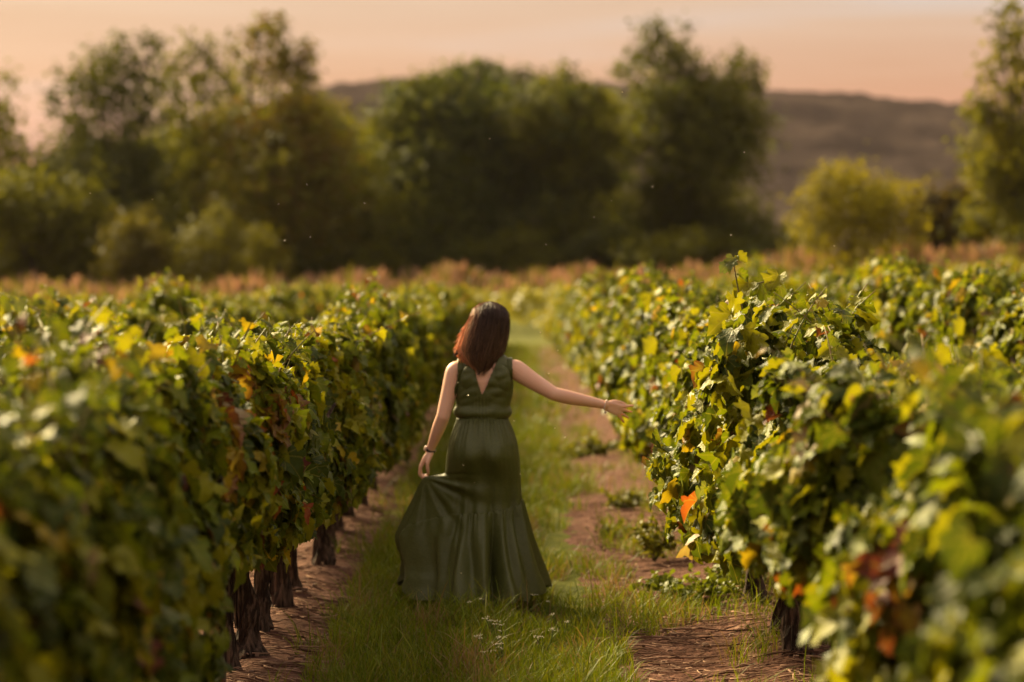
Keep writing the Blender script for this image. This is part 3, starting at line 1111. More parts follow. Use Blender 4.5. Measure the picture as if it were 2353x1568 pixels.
tree('tall tree with a two part rounded crown, right of the grove', 128, 1570,
     [(1490, 100, 48, 48, 0.55), (1545, 95, 60, 50, 0.55), (1445, 145, 40, 30, 0.5), (1580, 150, 70, 55, 0.45), (1500, 180, 70, 50, 0.42), (1610, 200, 70, 40, 0.42), (1690, 155, 55, 36, 0.5), (1735, 175, 36, 40, 0.55),
      (1670, 210, 80, 30, 0.5), (1560, 270, 120, 70), (1690, 280, 75, 75), (1600, 370, 110, 90), (1530, 470, 50, 70), (1640, 470, 110, 90), (1590, 570, 140, 70), (1740, 570, 100, 60)], DARK, seed=10, col2=OLIVE)
tree('round yellow green bush on the right in front of the hill', 104, 1960,
     [(1950, 440, 75, 58), (1895, 490, 60, 70), (2020, 470, 80, 65), (1950, 560, 110, 60)], YELLOW, seed=11, name='bush', cat='bush', group='bushes before the trees', trunk_r=0.1, size=(0.16, 0.3))
tree('dark olive bush beside the round yellow green bush', 112, 2165,
     [(2170, 465, 62, 48), (2130, 540, 70, 70), (2210, 530, 80, 80)], (0.07, 0.055, 0.012), seed=12, name='bush', cat='bush', group='bushes before the trees', trunk_r=0.1)
tree('tree at the right edge with drooping thin branches', 108, 2340,
     [(2335, 20, 55, 55, 0.4), (2300, 90, 36, 30, 0.4), (2360, 110, 60, 50, 0.5), (2280, 165, 40, 30, 0.45), (2335, 190, 60, 40, 0.5), (2262, 215, 34, 28, 0.5),
      (2310, 270, 80, 50, 0.8), (2300, 350, 80, 60), (2350, 420, 80, 80), (2300, 500, 70, 70), (2345, 570, 90, 60)], OLIVE, seed=13, col2=YELLOW, droop=0.25)
tree('pointed yellow green bush in front of the left trio', 110, 520,
     [(508, 490, 24, 40), (520, 550, 60, 50), (450, 580, 50, 45), (590, 580, 55, 45), (530, 610, 110, 40)], (0.095, 0.095, 0.010), seed=14, name='bush', cat='bush', group='bushes before the trees', trunk_r=0.08, size=(0.15, 0.28))
tree('low olive bush left of the pointed yellow green bush', 111, 320,
     [(310, 520, 50, 50), (330, 580, 70, 50), (265, 590, 50, 40)], (0.080, 0.074, 0.010), seed=15, name='bush', cat='bush', group='bushes before the trees', trunk_r=0.08, size=(0.15, 0.28))

tree('low dark tree behind the sparse tree at the left edge', 152, 60, [(40, 500, 110, 70), (130, 480, 90, 75), (90, 560, 140, 80)], OLIVE, seed=70)
tree('dense dark tree behind the first tree of the left trio', 154, 250, [(210, 430, 90, 55), (290, 400, 90, 65), (240, 510, 150, 100)], OLIVE, seed=71)
tree('dense dark tree rising behind the middle of the left trio', 156, 420, [(380, 370, 80, 60), (450, 345, 80, 60), (420, 460, 150, 120)], OLIVE, seed=72, col2=DARK)
tree('dense dark tree rising behind the rust coloured tree', 158, 600, [(540, 310, 75, 50), (630, 285, 80, 55), (590, 400, 150, 110), (600, 520, 150, 100)], OLIVE, seed=73)
tree('tall dark tree filling the slope right of the left trio', 160, 730, [(700, 265, 60, 45), (730, 340, 70, 80), (760, 450, 110, 110), (820, 520, 90, 90)], OLIVE, seed=74, col2=(0.18, 0.15, 0.012))
tree('dark tree between the grove and the tall two part tree', 150, 1420, [(1400, 270, 40, 50, 0.8), (1420, 350, 40, 60), (1400, 480, 60, 60), (1440, 560, 90, 80)], OLIVE, seed=75)
for k_, (px, w_, h_, d_, lab) in enumerate([
        (40, 120, 60, 121, 'dark low bush under the tree at the left edge'), (190, 110, 55, 122, 'dark low bush under the first tree of the left trio'),
        (400, 110, 60, 123, 'dark low bush behind the pointed yellow green bush'), (640, 120, 60, 121, 'dark low bush under the rust coloured tree'),
        (800, 110, 60, 124, 'dark low bush between the left trio and the grove'), (980, 120, 60, 126, 'dark low bush at the left foot of the grove'),
        (1170, 130, 60, 127, 'dark low bush at the middle foot of the grove'), (1370, 120, 58, 126, 'dark low bush at the right foot of the grove'),
        (1560, 120, 56, 122, 'dark low bush under the tall tree with two crowns'), (1770, 100, 50, 120, 'dark low bush left of the round yellow green bush')]):
    gy_ = 652 if px < 700 else (640 if px < 1300 else 622)
    tree(lab, d_, px, [(px - w_ * 0.5, gy_ - 25, w_ * 0.5, h_ * 0.8), (px + w_ * 0.1, gy_ - 40, w_ * 0.5, h_), (px + w_ * 0.6, gy_ - 20, w_ * 0.5, h_ * 0.8)],
         DARK if k_ % 2 else OLIVE, seed=40 + k_, name='bush', cat='bush', group='dark bushes under the trees', trunk_r=0.08, dens=3.5)

# ------------------------------------------------------------------ grass on the path
ga = Acc()
gr = np.random.default_rng(31)


def scatter(n, y0, y1, x0, x1, power=1.0):
    ys_ = y0 + (y1 - y0) * gr.random(n) ** power
    xs_ = gr.uniform(x0, x1, n)
    return xs_, ys_


def grass_mask(xs_, ys_):
    keep = np.zeros(len(xs_), bool)
    for i, (x_, y_) in enumerate(zip(xs_, ys_)):
        g = mnoise.noise(Vector((x_ * 2.2, y_ * 1.1, 3.0)))
        lim_r = 0.52 + 0.25 * mnoise.noise(Vector((0, y_ * 0.9, 7))) - (0.32 if 12.6 < y_ < 18 else 0.0)
        lim_l = -0.86 + 0.10 * mnoise.noise(Vector((3, y_ * 1.4, 1)))
        if lim_l < x_ < lim_r:
            keep[i] = gr.random() < (0.9 if g > -0.25 else 0.35)
        elif lim_r <= x_ < 0.95:
            keep[i] = (g > 0.12) and gr.random() < 0.5
        elif x_ < -1.0:
            keep[i] = (g > 0.3) and gr.random() < 0.06
        else:
            keep[i] = (g > 0.05) and gr.random() < 0.22
    return keep


for (n, y0, y1, hmin, hmax, wd) in ((42000, 9.6, 15, 0.06, 0.17, 0.0024), (30000, 15, 27, 0.06, 0.16, 0.0035), (18000, 27, 68, 0.07, 0.18, 0.008)):
    xs, ys = scatter(int(n * 1.2), y0, y1, -1.1, 1.6)
    k = grass_mask(xs, ys)
    xs, ys = xs[k], ys[k]
    n = len(xs)
    tall = np.array([mnoise.noise(Vector((a * 2.5, b * 1.7, 11))) for a, b in zip(xs, ys)])
    H = gr.uniform(hmin, hmax, n) * (1 + 0.7 * tall) * np.where(gr.random(n) < 0.05, 1.7, 1)
    C = np.array([(0.118, 0.155, 0.007)]) * gr.uniform(0.7, 1.4, (n, 1))
    C = np.where((gr.random(n) < 0.3)[:, None], np.array([[0.200, 0.205, 0.012]]), C)
    dry = np.array([mnoise.noise(Vector((a * 3.0, b * 1.5, 23))) for a, b in zip(xs, ys)])
    C = np.where(((dry > 0.26) & (gr.random(n) < 0.5) | (gr.random(n) < 0.05))[:, None], np.array([[0.24, 0.155, 0.075]]), C)
    blades(ga, gr, np.stack([xs, ys, terr(xs, ys) - 0.02], 1), H, gr.uniform(0.6, 1.3, n) * wd, gr.normal(0, 0.45, (n, 2)), C)
obj('grass', ga.mesh('grass', M_GRASS), kind='stuff', label='soft green grass growing down the middle of the path', category='grass')

# twig litter and stones on the soil
ta = Acc()
tg = np.random.default_rng(41)


def twig(acc, rng, x, y, L_, r, ang, bend=0.15, seg=4):
    u = np.linspace(-0.5, 0.5, 5)
    d = np.array([math.cos(ang), math.sin(ang)])
    e = np.array([-d[1], d[0]])
    b = rng.normal(0, bend)
    xy = np.array([x, y]) + np.outer(u * L_, d) + np.outer((u * u - 0.1) * L_ * b * 4, e) + rng.normal(0, 0.02 * L_, (5, 2))
    z = terr(xy[:, 0], xy[:, 1]) + r + 0.004 + np.abs(rng.normal(0, 0.004, 5))
    v, f = tube(np.column_stack([xy, z]), r * np.linspace(1, 0.6, 5), seg)
    acc.add(v, f)


for _ in range(1900):
    y = 9.6 + 9 * tg.random() ** 1.8
    x = tg.uniform(0.55, 1.75) if tg.random() < 0.6 else tg.uniform(-1.6, -0.82)
    twig(ta, tg, x, y, tg.uniform(0.04, 0.22), tg.uniform(0.0015, 0.0048), tg.normal(0.15, 0.65))
obj('twig_litter', ta.mesh('twig_litter', M_TWIG), kind='stuff', label='litter of small dry prunings on the soil under the vines', category='twigs')
big = [(1500, 1480, 0.55, 0.10, 'long pale dry twig lying across the soil before the tall vine trunk'),
       (1620, 1458, 0.42, -0.05, 'dry forked twig lying just behind the long pale twig'),
       (1560, 1520, 0.34, 0.2, 'dark dry twig on the red soil, nearest the bottom right'),
       (1700, 1500, 0.30, 0.5, 'short bent dry twig by the foot of the tall vine trunk'),
       (1680, 1395, 0.30, 0.15, 'grey dry twig between the leafy weed and the vine trunks'),
       (690, 1505, 0.36, 0.05, 'dry twig at the foot of the thick trunk, left row'),
       (700, 1545, 0.40, 0.0, 'dry twig along the bottom edge left of the grass'),
       (720, 1440, 0.30, -0.1, 'dark dry twig on the soil beside the left grass edge')]
for px, py, L_, a, lab in big:
    d = EYE * 5556 / (py - 620)
    c = at(px, py, d)
    acc = Acc()
    twig(acc, tg, 0, 0, L_, 0.006, a, 0.06, 6)
    v = np.vstack(acc.V)
    v[:, 2] += 0.0
    acc2_ = Acc()
    acc2_.add(v, acc.F[0])
    for s in (-0.2, 0.22):
        q0 = np.array([s * L_ * math.cos(a), s * L_ * math.sin(a), 0.012])
        dd = np.array([math.cos(a + 0.7 * np.sign(s)), math.sin(a + 0.7 * np.sign(s)), 0.15]) * L_ * 0.22
        vv, ff = tube(np.array([q0, q0 + dd * 0.5, q0 + dd]), [0.004, 0.003, 0.002], 5)
        acc2_.add(vv, ff)
    obj('dry_twig', acc2_.mesh('dry_twig', M_TWIG), None, (c.x, d, float(terr(c.x, d)) + 0.004), label=lab, category='twig', group='dry prunings on the soil')
sa = Acc()
for _ in range(420):
    y = 9.7 + 8 * tg.random() ** 1.6
    x = tg.uniform(0.5, 1.8) if tg.random() < 0.6 else tg.uniform(-1.6, -0.85)
    s = tg.uniform(0.005, 0.016)
    v = unit(tg.normal(0, 1, (8, 3)))
    v = np.array([[-1, -1, -1], [1, -1, -1], [1, 1, -1], [-1, 1, -1], [-1, -1, 1], [1, -1, 1], [1, 1, 1], [-1, 1, 1]]) * tg.uniform(0.5, 1, (8, 3)) * s * [1.3, 1, 0.6]
    f = np.array([(0, 2, 1), (0, 3, 2), (4, 5, 6), (4, 6, 7), (0, 1, 5), (0, 5, 4), (1, 2, 6), (1, 6, 5), (2, 3, 7), (2, 7, 6), (3, 0, 4), (3, 4, 7)])
    sa.add(v + [x, y, float(terr(x, y)) + s * 0.3], f)
obj('gravel', sa.mesh('gravel', pbr('pebble', (0.30, 0.20, 0.15), 0.9, 0.1, var=(3, (0.16, 0.09, 0.065), 0.4, 0.6)), smooth=False), kind='stuff', label='small pale stones scattered on the soil', category='gravel')

# ------------------------------------------------------------------ weeds beside the track
def weed(px, py, wdt, hgt, n, lab, seed, col=(0.13, 0.155, 0.012), ls=(0.025, 0.055)):
    rng = np.random.default_rng(seed)
    d = EYE * 5556 / (py - 620)
    c = at(px, py, d)
    z = float(terr(c.x, d)) - 0.01
    root = thing('weed', lab, 'weed', (c.x, d, z), 'weeds beside the track')
    st, lf = Acc(), Acc()
    k = max(5, n // 26)
    for i in range(k):
        a = rng.uniform(0, 6.28)
        rr_ = wdt * math.sqrt(rng.random())
        tip = np.array([rr_ * math.cos(a), rr_ * math.sin(a) * 0.8, hgt * rng.uniform(0.5, 1.0) * (1 - 0.4 * rr_ / wdt)])
        u = np.linspace(0, 1, 5)[:, None]
        Q = tip * u + np.array([0, 0, 0.25 * hgt]) * u * (1 - u)
        v, f = tube(Q, np.linspace(0.003, 0.0015, 5), 4)
        st.add(v, f)
        m_ = n // k
        uu = rng.uniform(0.25, 1.0, m_)
        P = tip * uu[:, None] + np.array([0, 0, 0.25 * hgt]) * (uu * (1 - uu))[:, None] + rng.normal(0, 0.02, (m_, 3))
        cc = np.array(col) * rng.uniform(0.6, 1.5, (m_, 1))
        leaf_batch(lf, TL, rng, P, rng.normal(0, 0.5, (m_, 3)) + [0, -0.1, 0.7], rng.normal(0, 1, (m_, 3)) + tip * 2, rng.uniform(*ls, m_), cc, cc * 0.85)
    obj('stem', st.mesh('stem', M_STEM), root)
    obj('foliage', lf.mesh('foliage', M_GRASS), root, kind='stuff')


weed(1600, 1385, 0.34, 0.20, 640, 'low broad leafy weed on the soil before the right row', 61)
weed(1505, 1290, 0.17, 0.34, 320, 'upright bushy weed with yellowish tips beside the track', 62, (0.17, 0.17, 0.016))
weed(1690, 1350, 0.2, 0.14, 200, 'small weed under the edge of the tall vine', 63)
weed(1440, 1165, 0.25, 0.16, 260, 'small weed patch on the track beyond the upright weed', 64, (0.15, 0.15, 0.018), (0.03, 0.06))
weed(1350, 1045, 0.4, 0.2, 300, 'pale green weed patch under the outstretched arm', 65, (0.16, 0.16, 0.018), (0.04, 0.08))
weed(1395, 1230, 0.2, 0.1, 160, 'flat weed in the middle of the bare track', 66, (0.13, 0.13, 0.02))


# ------------------------------------------------------------------ white wildflowers in the grass
def flower(px, py, heads, lab, seed, h=0.16):
    rng = np.random.default_rng(seed)
    d = EYE * 5556 / (py - 620) - 0.35
    c = at(px, py, d)
    z = float(terr(c.x, d))
    hz = max(0.12, c.z - z)
    root = thing('wildflower', lab, 'wildflower', (c.x, d, z), 'white flowers in the grass')
    st, bl = Acc(), Acc()
    for i in range(heads):
        off = np.array([rng.uniform(-0.055, 0.055), rng.uniform(-0.05, 0.05), hz + rng.uniform(-0.04, 0.03)]) if heads > 1 else np.array([0, 0, hz])
        u = np.linspace(0, 1, 5)[:, None]
        v, f = tube(off * u * [1, 1, 1] + np.array([0.01, 0, 0]) * np.sin(u * 3), [0.0018] * 5, 4)
        st.add(v, f)
        for _ in range(9):     # umbel of small florets
            q = off + np.array([rng.normal(0, 0.010), rng.normal(0, 0.010), rng.normal(0.002, 0.002)])
            a = np.linspace(0, 2 * math.pi, 7)[:-1]
            v = np.vstack([q + np.stack([np.cos(a) * 0.0032, np.sin(a) * 0.0032, 0.001 * np.cos(a * 3)], 1), q + [0, 0, 0.003]])
            bl.add(v, np.array([(j, (j + 1) % 6, 6) for j in range(6)]))
    obj('stem', st.mesh('stem', M_STEM), root)
    obj('blossom', bl.mesh('blossom', M_PETAL), root)


flower(1140, 1476, 7, 'largest cluster of white flowers in the grass below the dress', 71)
flower(1108, 1500, 4, 'small white flower group left of the largest cluster', 72)
flower(1150, 1512, 5, 'yellowish white flower group just below the largest cluster', 73)
flower(1247, 1488, 4, 'pinkish white flowers right of the largest cluster', 74)
flower(1285, 1450, 2, 'pair of tiny white flowers near the hem on the right', 75)
flower(1130, 1524, 2, 'pair of white flowers nearest the bottom edge', 76)
flower(1248, 1405, 2, 'tiny white flowers under the right tip of the hem', 77)
flower(1082, 1422, 2, 'tiny pale flowers just below the hem at the left', 78)

# ------------------------------------------------------------------ the woman
PX, PY_ = -0.151, 12.6
PZ = float(terr(PX, PY_)) + 0.01
person = thing('person', 'woman in a long sleeveless green dress walking away, one arm held out to the vines', 'person', (PX, PY_, PZ))
M_SKIN = pbr('skin', (0.78, 0.43, 0.30), 0.5, 0.3, sss=0.12, var=(9, (0.84, 0.50, 0.37), 0.35, 0.7))


def loc(px, py, y=0.0):
    """photo position on the woman -> her own coordinates (y = depth behind her spine line)"""
    q = at(px, py, PY_ + y)
    return np.array([q.x - PX, y, q.z - PZ])


body = Acc()


def ball(c, r):
    """ellipsoid"""
    r = np.broadcast_to(np.asarray(r, float), (3,))
    th = np.linspace(0, math.pi, 11)
    ph = np.linspace(0, 2 * math.pi, 18, endpoint=False)
    V_ = np.array([(math.sin(a) * math.cos(b) * r[0], math.sin(a) * math.sin(b) * r[1], math.cos(a) * r[2]) for a in th for b in ph]) + c
    F_ = []
    for i in range(10):
        for j in range(18):
            k = (j + 1) % 18
            F_ += [(i * 18 + j, (i + 1) * 18 + j, (i + 1) * 18 + k), (i * 18 + j, (i + 1) * 18 + k, i * 18 + k)]
    body.add(V_, F_)


def limb(points, radii, seg=16):
    """rounded, tapering limb through the points"""
    pts, rs = np.array(points, float), np.array(radii, float)
    # smooth it
    t = np.linspace(0, len(pts) - 1, (len(pts) - 1) * 6 + 1)
    P_ = np.stack([np.interp(t, np.arange(len(pts)), pts[:, k]) for k in range(3)], 1)
    r_ = np.interp(t, np.arange(len(pts)), rs)
    for _ in range(3):
        P_[1:-1] = (P_[:-2] + 2 * P_[1:-1] + P_[2:]) / 4
        r_[1:-1] = (r_[:-2] + 2 * r_[1:-1] + r_[2:]) / 4
    v, f = tube(P_, r_, seg)
    body.add(v, f)
    ball(P_[0], r_[0])
    ball(P_[-1], r_[-1])


def loft(rows, seg=28, p=2.3):
    """closed torso: rows of (z, cx, cy, a, b)"""
    th = np.linspace(0, 2 * math.pi, seg, endpoint=False)
    c, s = np.cos(th), np.sin(th)
    ex, ey = np.sign(c) * np.abs(c) ** (2 / p), np.sign(s) * np.abs(s) ** (2 / p)
    V_ = [np.stack([cx + a * ex, cy + b * ey, np.full(seg, z)], 1) for z, cx, cy, a, b in rows]
    n_ = len(rows)
    V_ = np.vstack(V_ + [np.array([[rows[0][1], rows[0][2], rows[0][0]], [rows[-1][1], rows[-1][2], rows[-1][0]]])])
    F_ = []
    for i in range(n_ - 1):
        for j in range(seg):
            k = (j + 1) % seg
            F_ += [(i * seg + j, i * seg + k, (i + 1) * seg + k), (i * seg + j, (i + 1) * seg + k, (i + 1) * seg + j)]
    for j in range(seg):
        k = (j + 1) % seg
        F_ += [(k, j, n_ * seg), ((n_ - 1) * seg + j, (n_ - 1) * seg + k, n_ * seg + 1)]
    body.add(V_, F_)


# trunk of the body
loft([(0.70, 0.0, 0.0, 0.150, 0.105), (0.76, 0.0, -0.005, 0.165, 0.115), (0.84, 0.0, 0.0, 0.155, 0.105), (0.90, -0.002, 0.005, 0.132, 0.09),
      (0.955, -0.003, 0.01, 0.112, 0.080), (1.02, 0.0, 0.01, 0.118, 0.085), (1.09, 0.006, 0.005, 0.128, 0.092), (1.15, 0.010, 0.0, 0.136, 0.092),
      (1.20, 0.013, 0.0, 0.138, 0.082), (1.24, 0.015, 0.0, 0.128, 0.068), (1.268, 0.017, 0.004, 0.095, 0.055), (1.29, 0.018, 0.006, 0.060, 0.048), (1.31, 0.019, 0.01, 0.045, 0.045)])
ball((-0.075, -0.055, 0.755), (0.085, 0.075, 0.085))
ball((0.075, -0.055, 0.755), (0.085, 0.075, 0.085))
ball((-0.05, 0.085, 1.11), (0.055, 0.05, 0.06))
ball((0.075, 0.085, 1.11), (0.055, 0.05, 0.06))
# shoulder blades
ball((-0.06, -0.066, 1.17), (0.045, 0.02, 0.06))
ball((0.09, -0.066, 1.17), (0.045, 0.02, 0.06))
# neck and head
limb([(0.017, 0.008, 1.27), (0.019, 0.012, 1.33), (0.021, 0.015, 1.385)], [0.056, 0.047, 0.050])
HC = np.array([0.022, 0.0, 1.458])
ball(HC + [0, -0.006, 0.012], (0.074, 0.092, 0.092))
ball(HC + [0, 0.040, -0.045], (0.054, 0.056, 0.070))
ball(HC + [0, 0.060, -0.090], (0.030, 0.030, 0.026))
ball(HC + [0, 0.098, -0.028], (0.010, 0.014, 0.022))      # nose
ball(HC + [0, 0.106, -0.040], (0.014, 0.014, 0.010))
ball(HC + [0, 0.088, -0.067], (0.022, 0.012, 0.006))      # lips
ball(HC + [0, 0.086, -0.077], (0.019, 0.012, 0.006))
for s in (-1, 1):
    ball(HC + [s * 0.030, 0.082, 0.012], (0.020, 0.012, 0.008))   # brow
    ball(HC + [s * 0.042, 0.066, -0.038], (0.020, 0.018, 0.018))  # cheek
    ball(HC + [s * 0.076, 0.005, -0.020], (0.008, 0.020, 0.032))  # ear
# right arm, held out to the side
shR, elR, wrR = loc(1186, 850, 0.0), loc(1272, 905, -0.05), loc(1391, 931, -0.02)
limb([shR - [0.03, 0, -0.005], shR, shR * 0.62 + elR * 0.38 + [0, 0, -0.004], elR], [0.050, 0.054, 0.047, 0.036])
limb([elR, elR * 0.72 + wrR * 0.28 + [0, 0, -0.003], elR * 0.3 + wrR * 0.7, wrR], [0.036, 0.0375, 0.029, 0.0225])
# left arm, hanging and holding the skirt
shL, elL, wrL = loc(1045, 852, 0.0), loc(1018, 958, -0.03), loc(988, 1036, 0.05)
limb([shL + [0.03, 0, 0.005], shL, shL * 0.6 + elL * 0.4, elL], [0.048, 0.050, 0.043, 0.036])
limb([elL, elL * 0.70 + wrL * 0.30, elL * 0.3 + wrL * 0.7, wrL], [0.036, 0.036, 0.028, 0.0215])
# right hand: back of the hand to the viewer, thumb on top, fingers reaching out
D = unit(loc(1455, 956, 0.02) - wrR)
U = unit(np.cross(D, np.array([0, 1.0, 0])) * -1)
if U[2] < 0:
    U = -U
Bk = np.array([0, -1.0, 0])


def hand_pt(Wr, D_, U_, B_, a, b, c):
    return Wr + D_ * a + U_ * b + B_ * c


hp = lambda a, b, c=0.0: hand_pt(wrR, D, U, Bk, a, b, c)
kn = [0.021, 0.008, -0.007, -0.021]
for k, b in enumerate(kn):
    limb([hp(0.0, b * 0.5), hp(0.035, b * 0.85, 0.002), hp(0.078, b, 0.003)], [0.0145, 0.0135, 0.0105], 10)
flen = [0.068, 0.075, 0.070, 0.056]
for k, b in enumerate(kn):
    L_ = flen[k]
    sp = (0.26, 0.05, -0.14, -0.34)[k]
    cr_ = (0.010, 0.014, 0.020, 0.026)[k]
    up_ = (0.012, 0.004, -0.004, -0.010)[k]
    limb([hp(0.076, b, 0.003), hp(0.076 + L_ * 0.45, b + sp * L_ * 0.4 + up_ * 0.3, 0.002 - cr_ * 0.2), hp(0.076 + L_ * 0.75, b + sp * L_ * 0.7 + up_ * 0.7, -cr_ * 0.6), hp(0.076 + L_, b + sp * L_ + up_, -cr_ * 1.2)],
         [0.0088, 0.0082, 0.0075, 0.0062], 9)
limb([hp(0.012, 0.012, -0.004), hp(0.040, 0.034, -0.008), hp(0.070, 0.041, -0.010), hp(0.100, 0.043, -0.008)], [0.014, 0.0115, 0.0092, 0.0066], 10)
# left hand: knuckles to the left, fingers closed round the lifted fabric
G = loc(977, 1100, 0.045)
kL = [loc(966, 1074, 0.045 + dy) for dy in (-0.028, -0.010, 0.008, 0.025)]
for k, q in enumerate(kL):
    limb([wrL + [0, (k - 1.5) * 0.007, -0.005], (wrL + q) / 2 + [-0.004, (k - 1.5) * 0.005, 0], q], [0.0145, 0.0135, 0.0105], 10)
    tip = G + [0.012, (k - 1.5) * 0.013, 0.004 + 0.006 * k]
    limb([q, q + [-0.006 + 0.003 * k, 0, -0.036], (q + tip) / 2 + [-0.004, 0, -0.030], tip], [0.0095, 0.0088, 0.0082, 0.0066], 9)
limb([wrL + [0.008, -0.014, -0.012], loc(981, 1066, 0.0), loc(984, 1084, 0.005), G + [0.016, -0.026, 0.022]], [0.0135, 0.0115, 0.0095, 0.0068], 10)
# legs under the dress, mid stride
limb([(-0.085, 0.03, 0.72), (-0.085, 0.11, 0.44), (-0.082, 0.07, 0.10)], [0.074, 0.050, 0.036])
limb([(0.085, 0.03, 0.72), (0.082, 0.05, 0.44), (0.08, -0.06, 0.11)], [0.074, 0.050, 0.036])
limb([(-0.082, 0.03, 0.035), (-0.085, 0.19, 0.022)], [0.034, 0.026])
limb([(0.08, -0.07, 0.07), (0.082, 0.07, 0.022)], [0.032, 0.026])

bm_me = body.mesh('body_raw', M_SKIN)
tmp = obj('body_raw', bm_me)
md = tmp.modifiers.new('r', 'REMESH')
md.mode = 'VOXEL'
md.voxel_size = 0.0042
sm_ = tmp.modifiers.new('s', 'SMOOTH')
sm_.factor = 0.5
sm_.iterations = 7
dg = bpy.context.evaluated_depsgraph_get()
body_me = bpy.data.meshes.new_from_object(tmp.evaluated_get(dg))
body_me.name = 'body'
bpy.data.objects.remove(tmp)
body_me.polygons.foreach_set('use_smooth', np.full(len(body_me.polygons), True))
body_me.update()
body_me.materials.clear()
body_me.materials.append(M_SKIN)
obj('body', body_me, person)
M_EYE = pbr('eye', (0.5, 0.45, 0.4), 0.2, 0.5)
for s in (-1, 1):
    a_ = Acc()
    body_bak, body = body, a_
    ball((0, 0, 0), 0.0115)
    body = body_bak
    obj('eye', a_.mesh('eye', M_EYE), person, tuple(HC + [s * 0.030, 0.078, -0.006]))

# ---- fabric
m, t, o = new_mat('green_satin')
M_DRESS = m
p = t.nodes.new('ShaderNodeBsdfPrincipled')
tcn = t.nodes.new('ShaderNodeTexCoord')
mpn = t.nodes.new('ShaderNodeMapping')
mpn.inputs['Scale'].default_value = (90, 90, 420)
t.links.new(tcn.outputs['Object'], mpn.inputs[0])
nz = t.nodes.new('ShaderNodeTexNoise')
nz.inputs['Scale'].default_value = 1.0
nz.inputs['Detail'].default_value = 3
t.links.new(mpn.outputs[0], nz.inputs['Vector'])
rp = ramp(t, [(0.35, (0.060, 0.066, 0.015)), (0.65, (0.092, 0.097, 0.025))])
t.links.new(nz.outputs['Fac'], rp.inputs[0])
t.links.new(rp.outputs[0], p.inputs['Base Color'])
p.inputs['Roughness'].default_value = 0.50
p.inputs['Specular IOR Level'].default_value = 0.36
wr_ = t.nodes.new('ShaderNodeTexNoise')
wr_.inputs['Scale'].default_value = 16
wr_.inputs['Detail'].default_value = 4
t.links.new(tcn.outputs['Object'], wr_.inputs['Vector'])
bpn = t.nodes.new('ShaderNodeBump')
bpn.inputs['Strength'].default_value = 0.25
bpn.inputs['Distance'].default_value = 0.02
t.links.new(wr_.outputs['Fac'], bpn.inputs['Height'])
t.links.new(bpn.outputs[0], p.inputs['Normal'])
t.links.new(p.outputs[0], o.inputs['Surface'])

dress = obj('dress', None, person)
dress.empty_display_size = 0.1

# bodice: the torso's own surface, eased outwards
nv = len(body_me.vertices)
bv = np.zeros(nv * 3, np.float32)
body_me.vertices.foreach_get('co', bv)
bv = bv.reshape(-1, 3).astype(float)
bn = np.zeros(nv * 3, np.float32)
body_me.vertices.foreach_get('normal', bn)
bn = bn.reshape(-1, 3).astype(float)
polys = np.array([list(pl.vertices) for pl in body_me.polygons if len(pl.vertices) == 4])
cen = bv[polys].mean(1)
cx_ = 0.013


def px_l(px):
    return loc(px, 900)[0]


zV = loc(1108, 905)[2]
zT = loc(1108, 828)[2]
xVl, xVr, xV = px_l(1083), px_l(1143), px_l(1109)
fz = (cen[:, 2] - zV) / (zT - zV)
inV = (cen[:, 2] > zV) & (cen[:, 0] > xV + (xVl - xV) * fz) & (cen[:, 0] < xV + (xVr - xV) * fz) & (cen[:, 1] < 0.0)
aL = px_l(1047) + 0.012 * np.clip((cen[:, 2] - 1.12) / 0.1, 0, 1)
aR = px_l(1181) - 0.006 * np.clip((cen[:, 2] - 1.12) / 0.1, 0, 1)
neck = (np.hypot(cen[:, 0] - 0.018, cen[:, 1] - 0.008) < 0.072) & (cen[:, 2] > 1.245)
front_v = (cen[:, 1] > 0.0) & (np.abs(cen[:, 0] - 0.015) < 0.055 * np.clip((cen[:, 2] - 1.13) / 0.12, 0, 1))
keep = (cen[:, 2] > 0.945) & (cen[:, 2] < 1.31) & (cen[:, 0] > aL) & (cen[:, 0] < aR) & ~inV & ~neck & ~front_v
pf = polys[keep]
used_, inv_ = np.unique(pf.ravel(), return_inverse=True)
bo = bv[used_].copy()
no = bn[used_]
zz = bo[:, 2]
off = 0.008 + 0.020 * np.exp(-((zz - 0.985) / 0.028) ** 2) * np.clip((zz - 0.945) / 0.02, 0, 1)
# bodice wider at the sides than the body so that it hangs straight
edge_ = np.clip((bo[:, 0] - px_l(1052)) / 0.03, 0, 1) * np.clip((px_l(1176) - bo[:, 0]) / 0.03, 0, 1)
wr = 0.0008 * np.sin((zz + 0.35 * bo[:, 0] * np.sign(bo[:, 0] + 0.02)) * 150 + 3 * np.sin(bo[:, 0] * 30)) * np.clip((zz - 0.98) / 0.04, 0, 1)
wr += 0.0016 * np.sin((zz - 0.7 * bo[:, 0]) * 90 + 1) * (bo[:, 0] > 0)
wr = wr * edge_ + edge_ * np.array([mnoise.noise(Vector((q[0] * 14, q[1] * 8, q[2] * 34))) for q in bo]) * 0.005
cen_g = np.exp(-((bo[:, 0] + 0.005) / 0.025) ** 2) * np.clip((1.10 - zz) / 0.06, 0, 1)
wr = wr * (1 - cen_g) + 0.004 * np.sin(bo[:, 0] * 420) * cen_g
bo = bo + no * (off + wr)[:, None]
side_k = np.clip((zz - 0.96) / 0.05, 0, 1) * np.clip((1.16 - zz) / 0.06, 0, 1)
bo[:, 0] = 0.008 + (bo[:, 0] - 0.008) * (1 + 0.09 * side_k)
F4 = inv_.reshape(-1, 4)
bod_me = mesh('bodice', bo, F4, M_DRESS)
bod = obj('bodice', bod_me, dress)
bm_ = bod.modifiers.new('s', 'SMOOTH')
bm_.factor = 0.5
bm_.iterations = 2
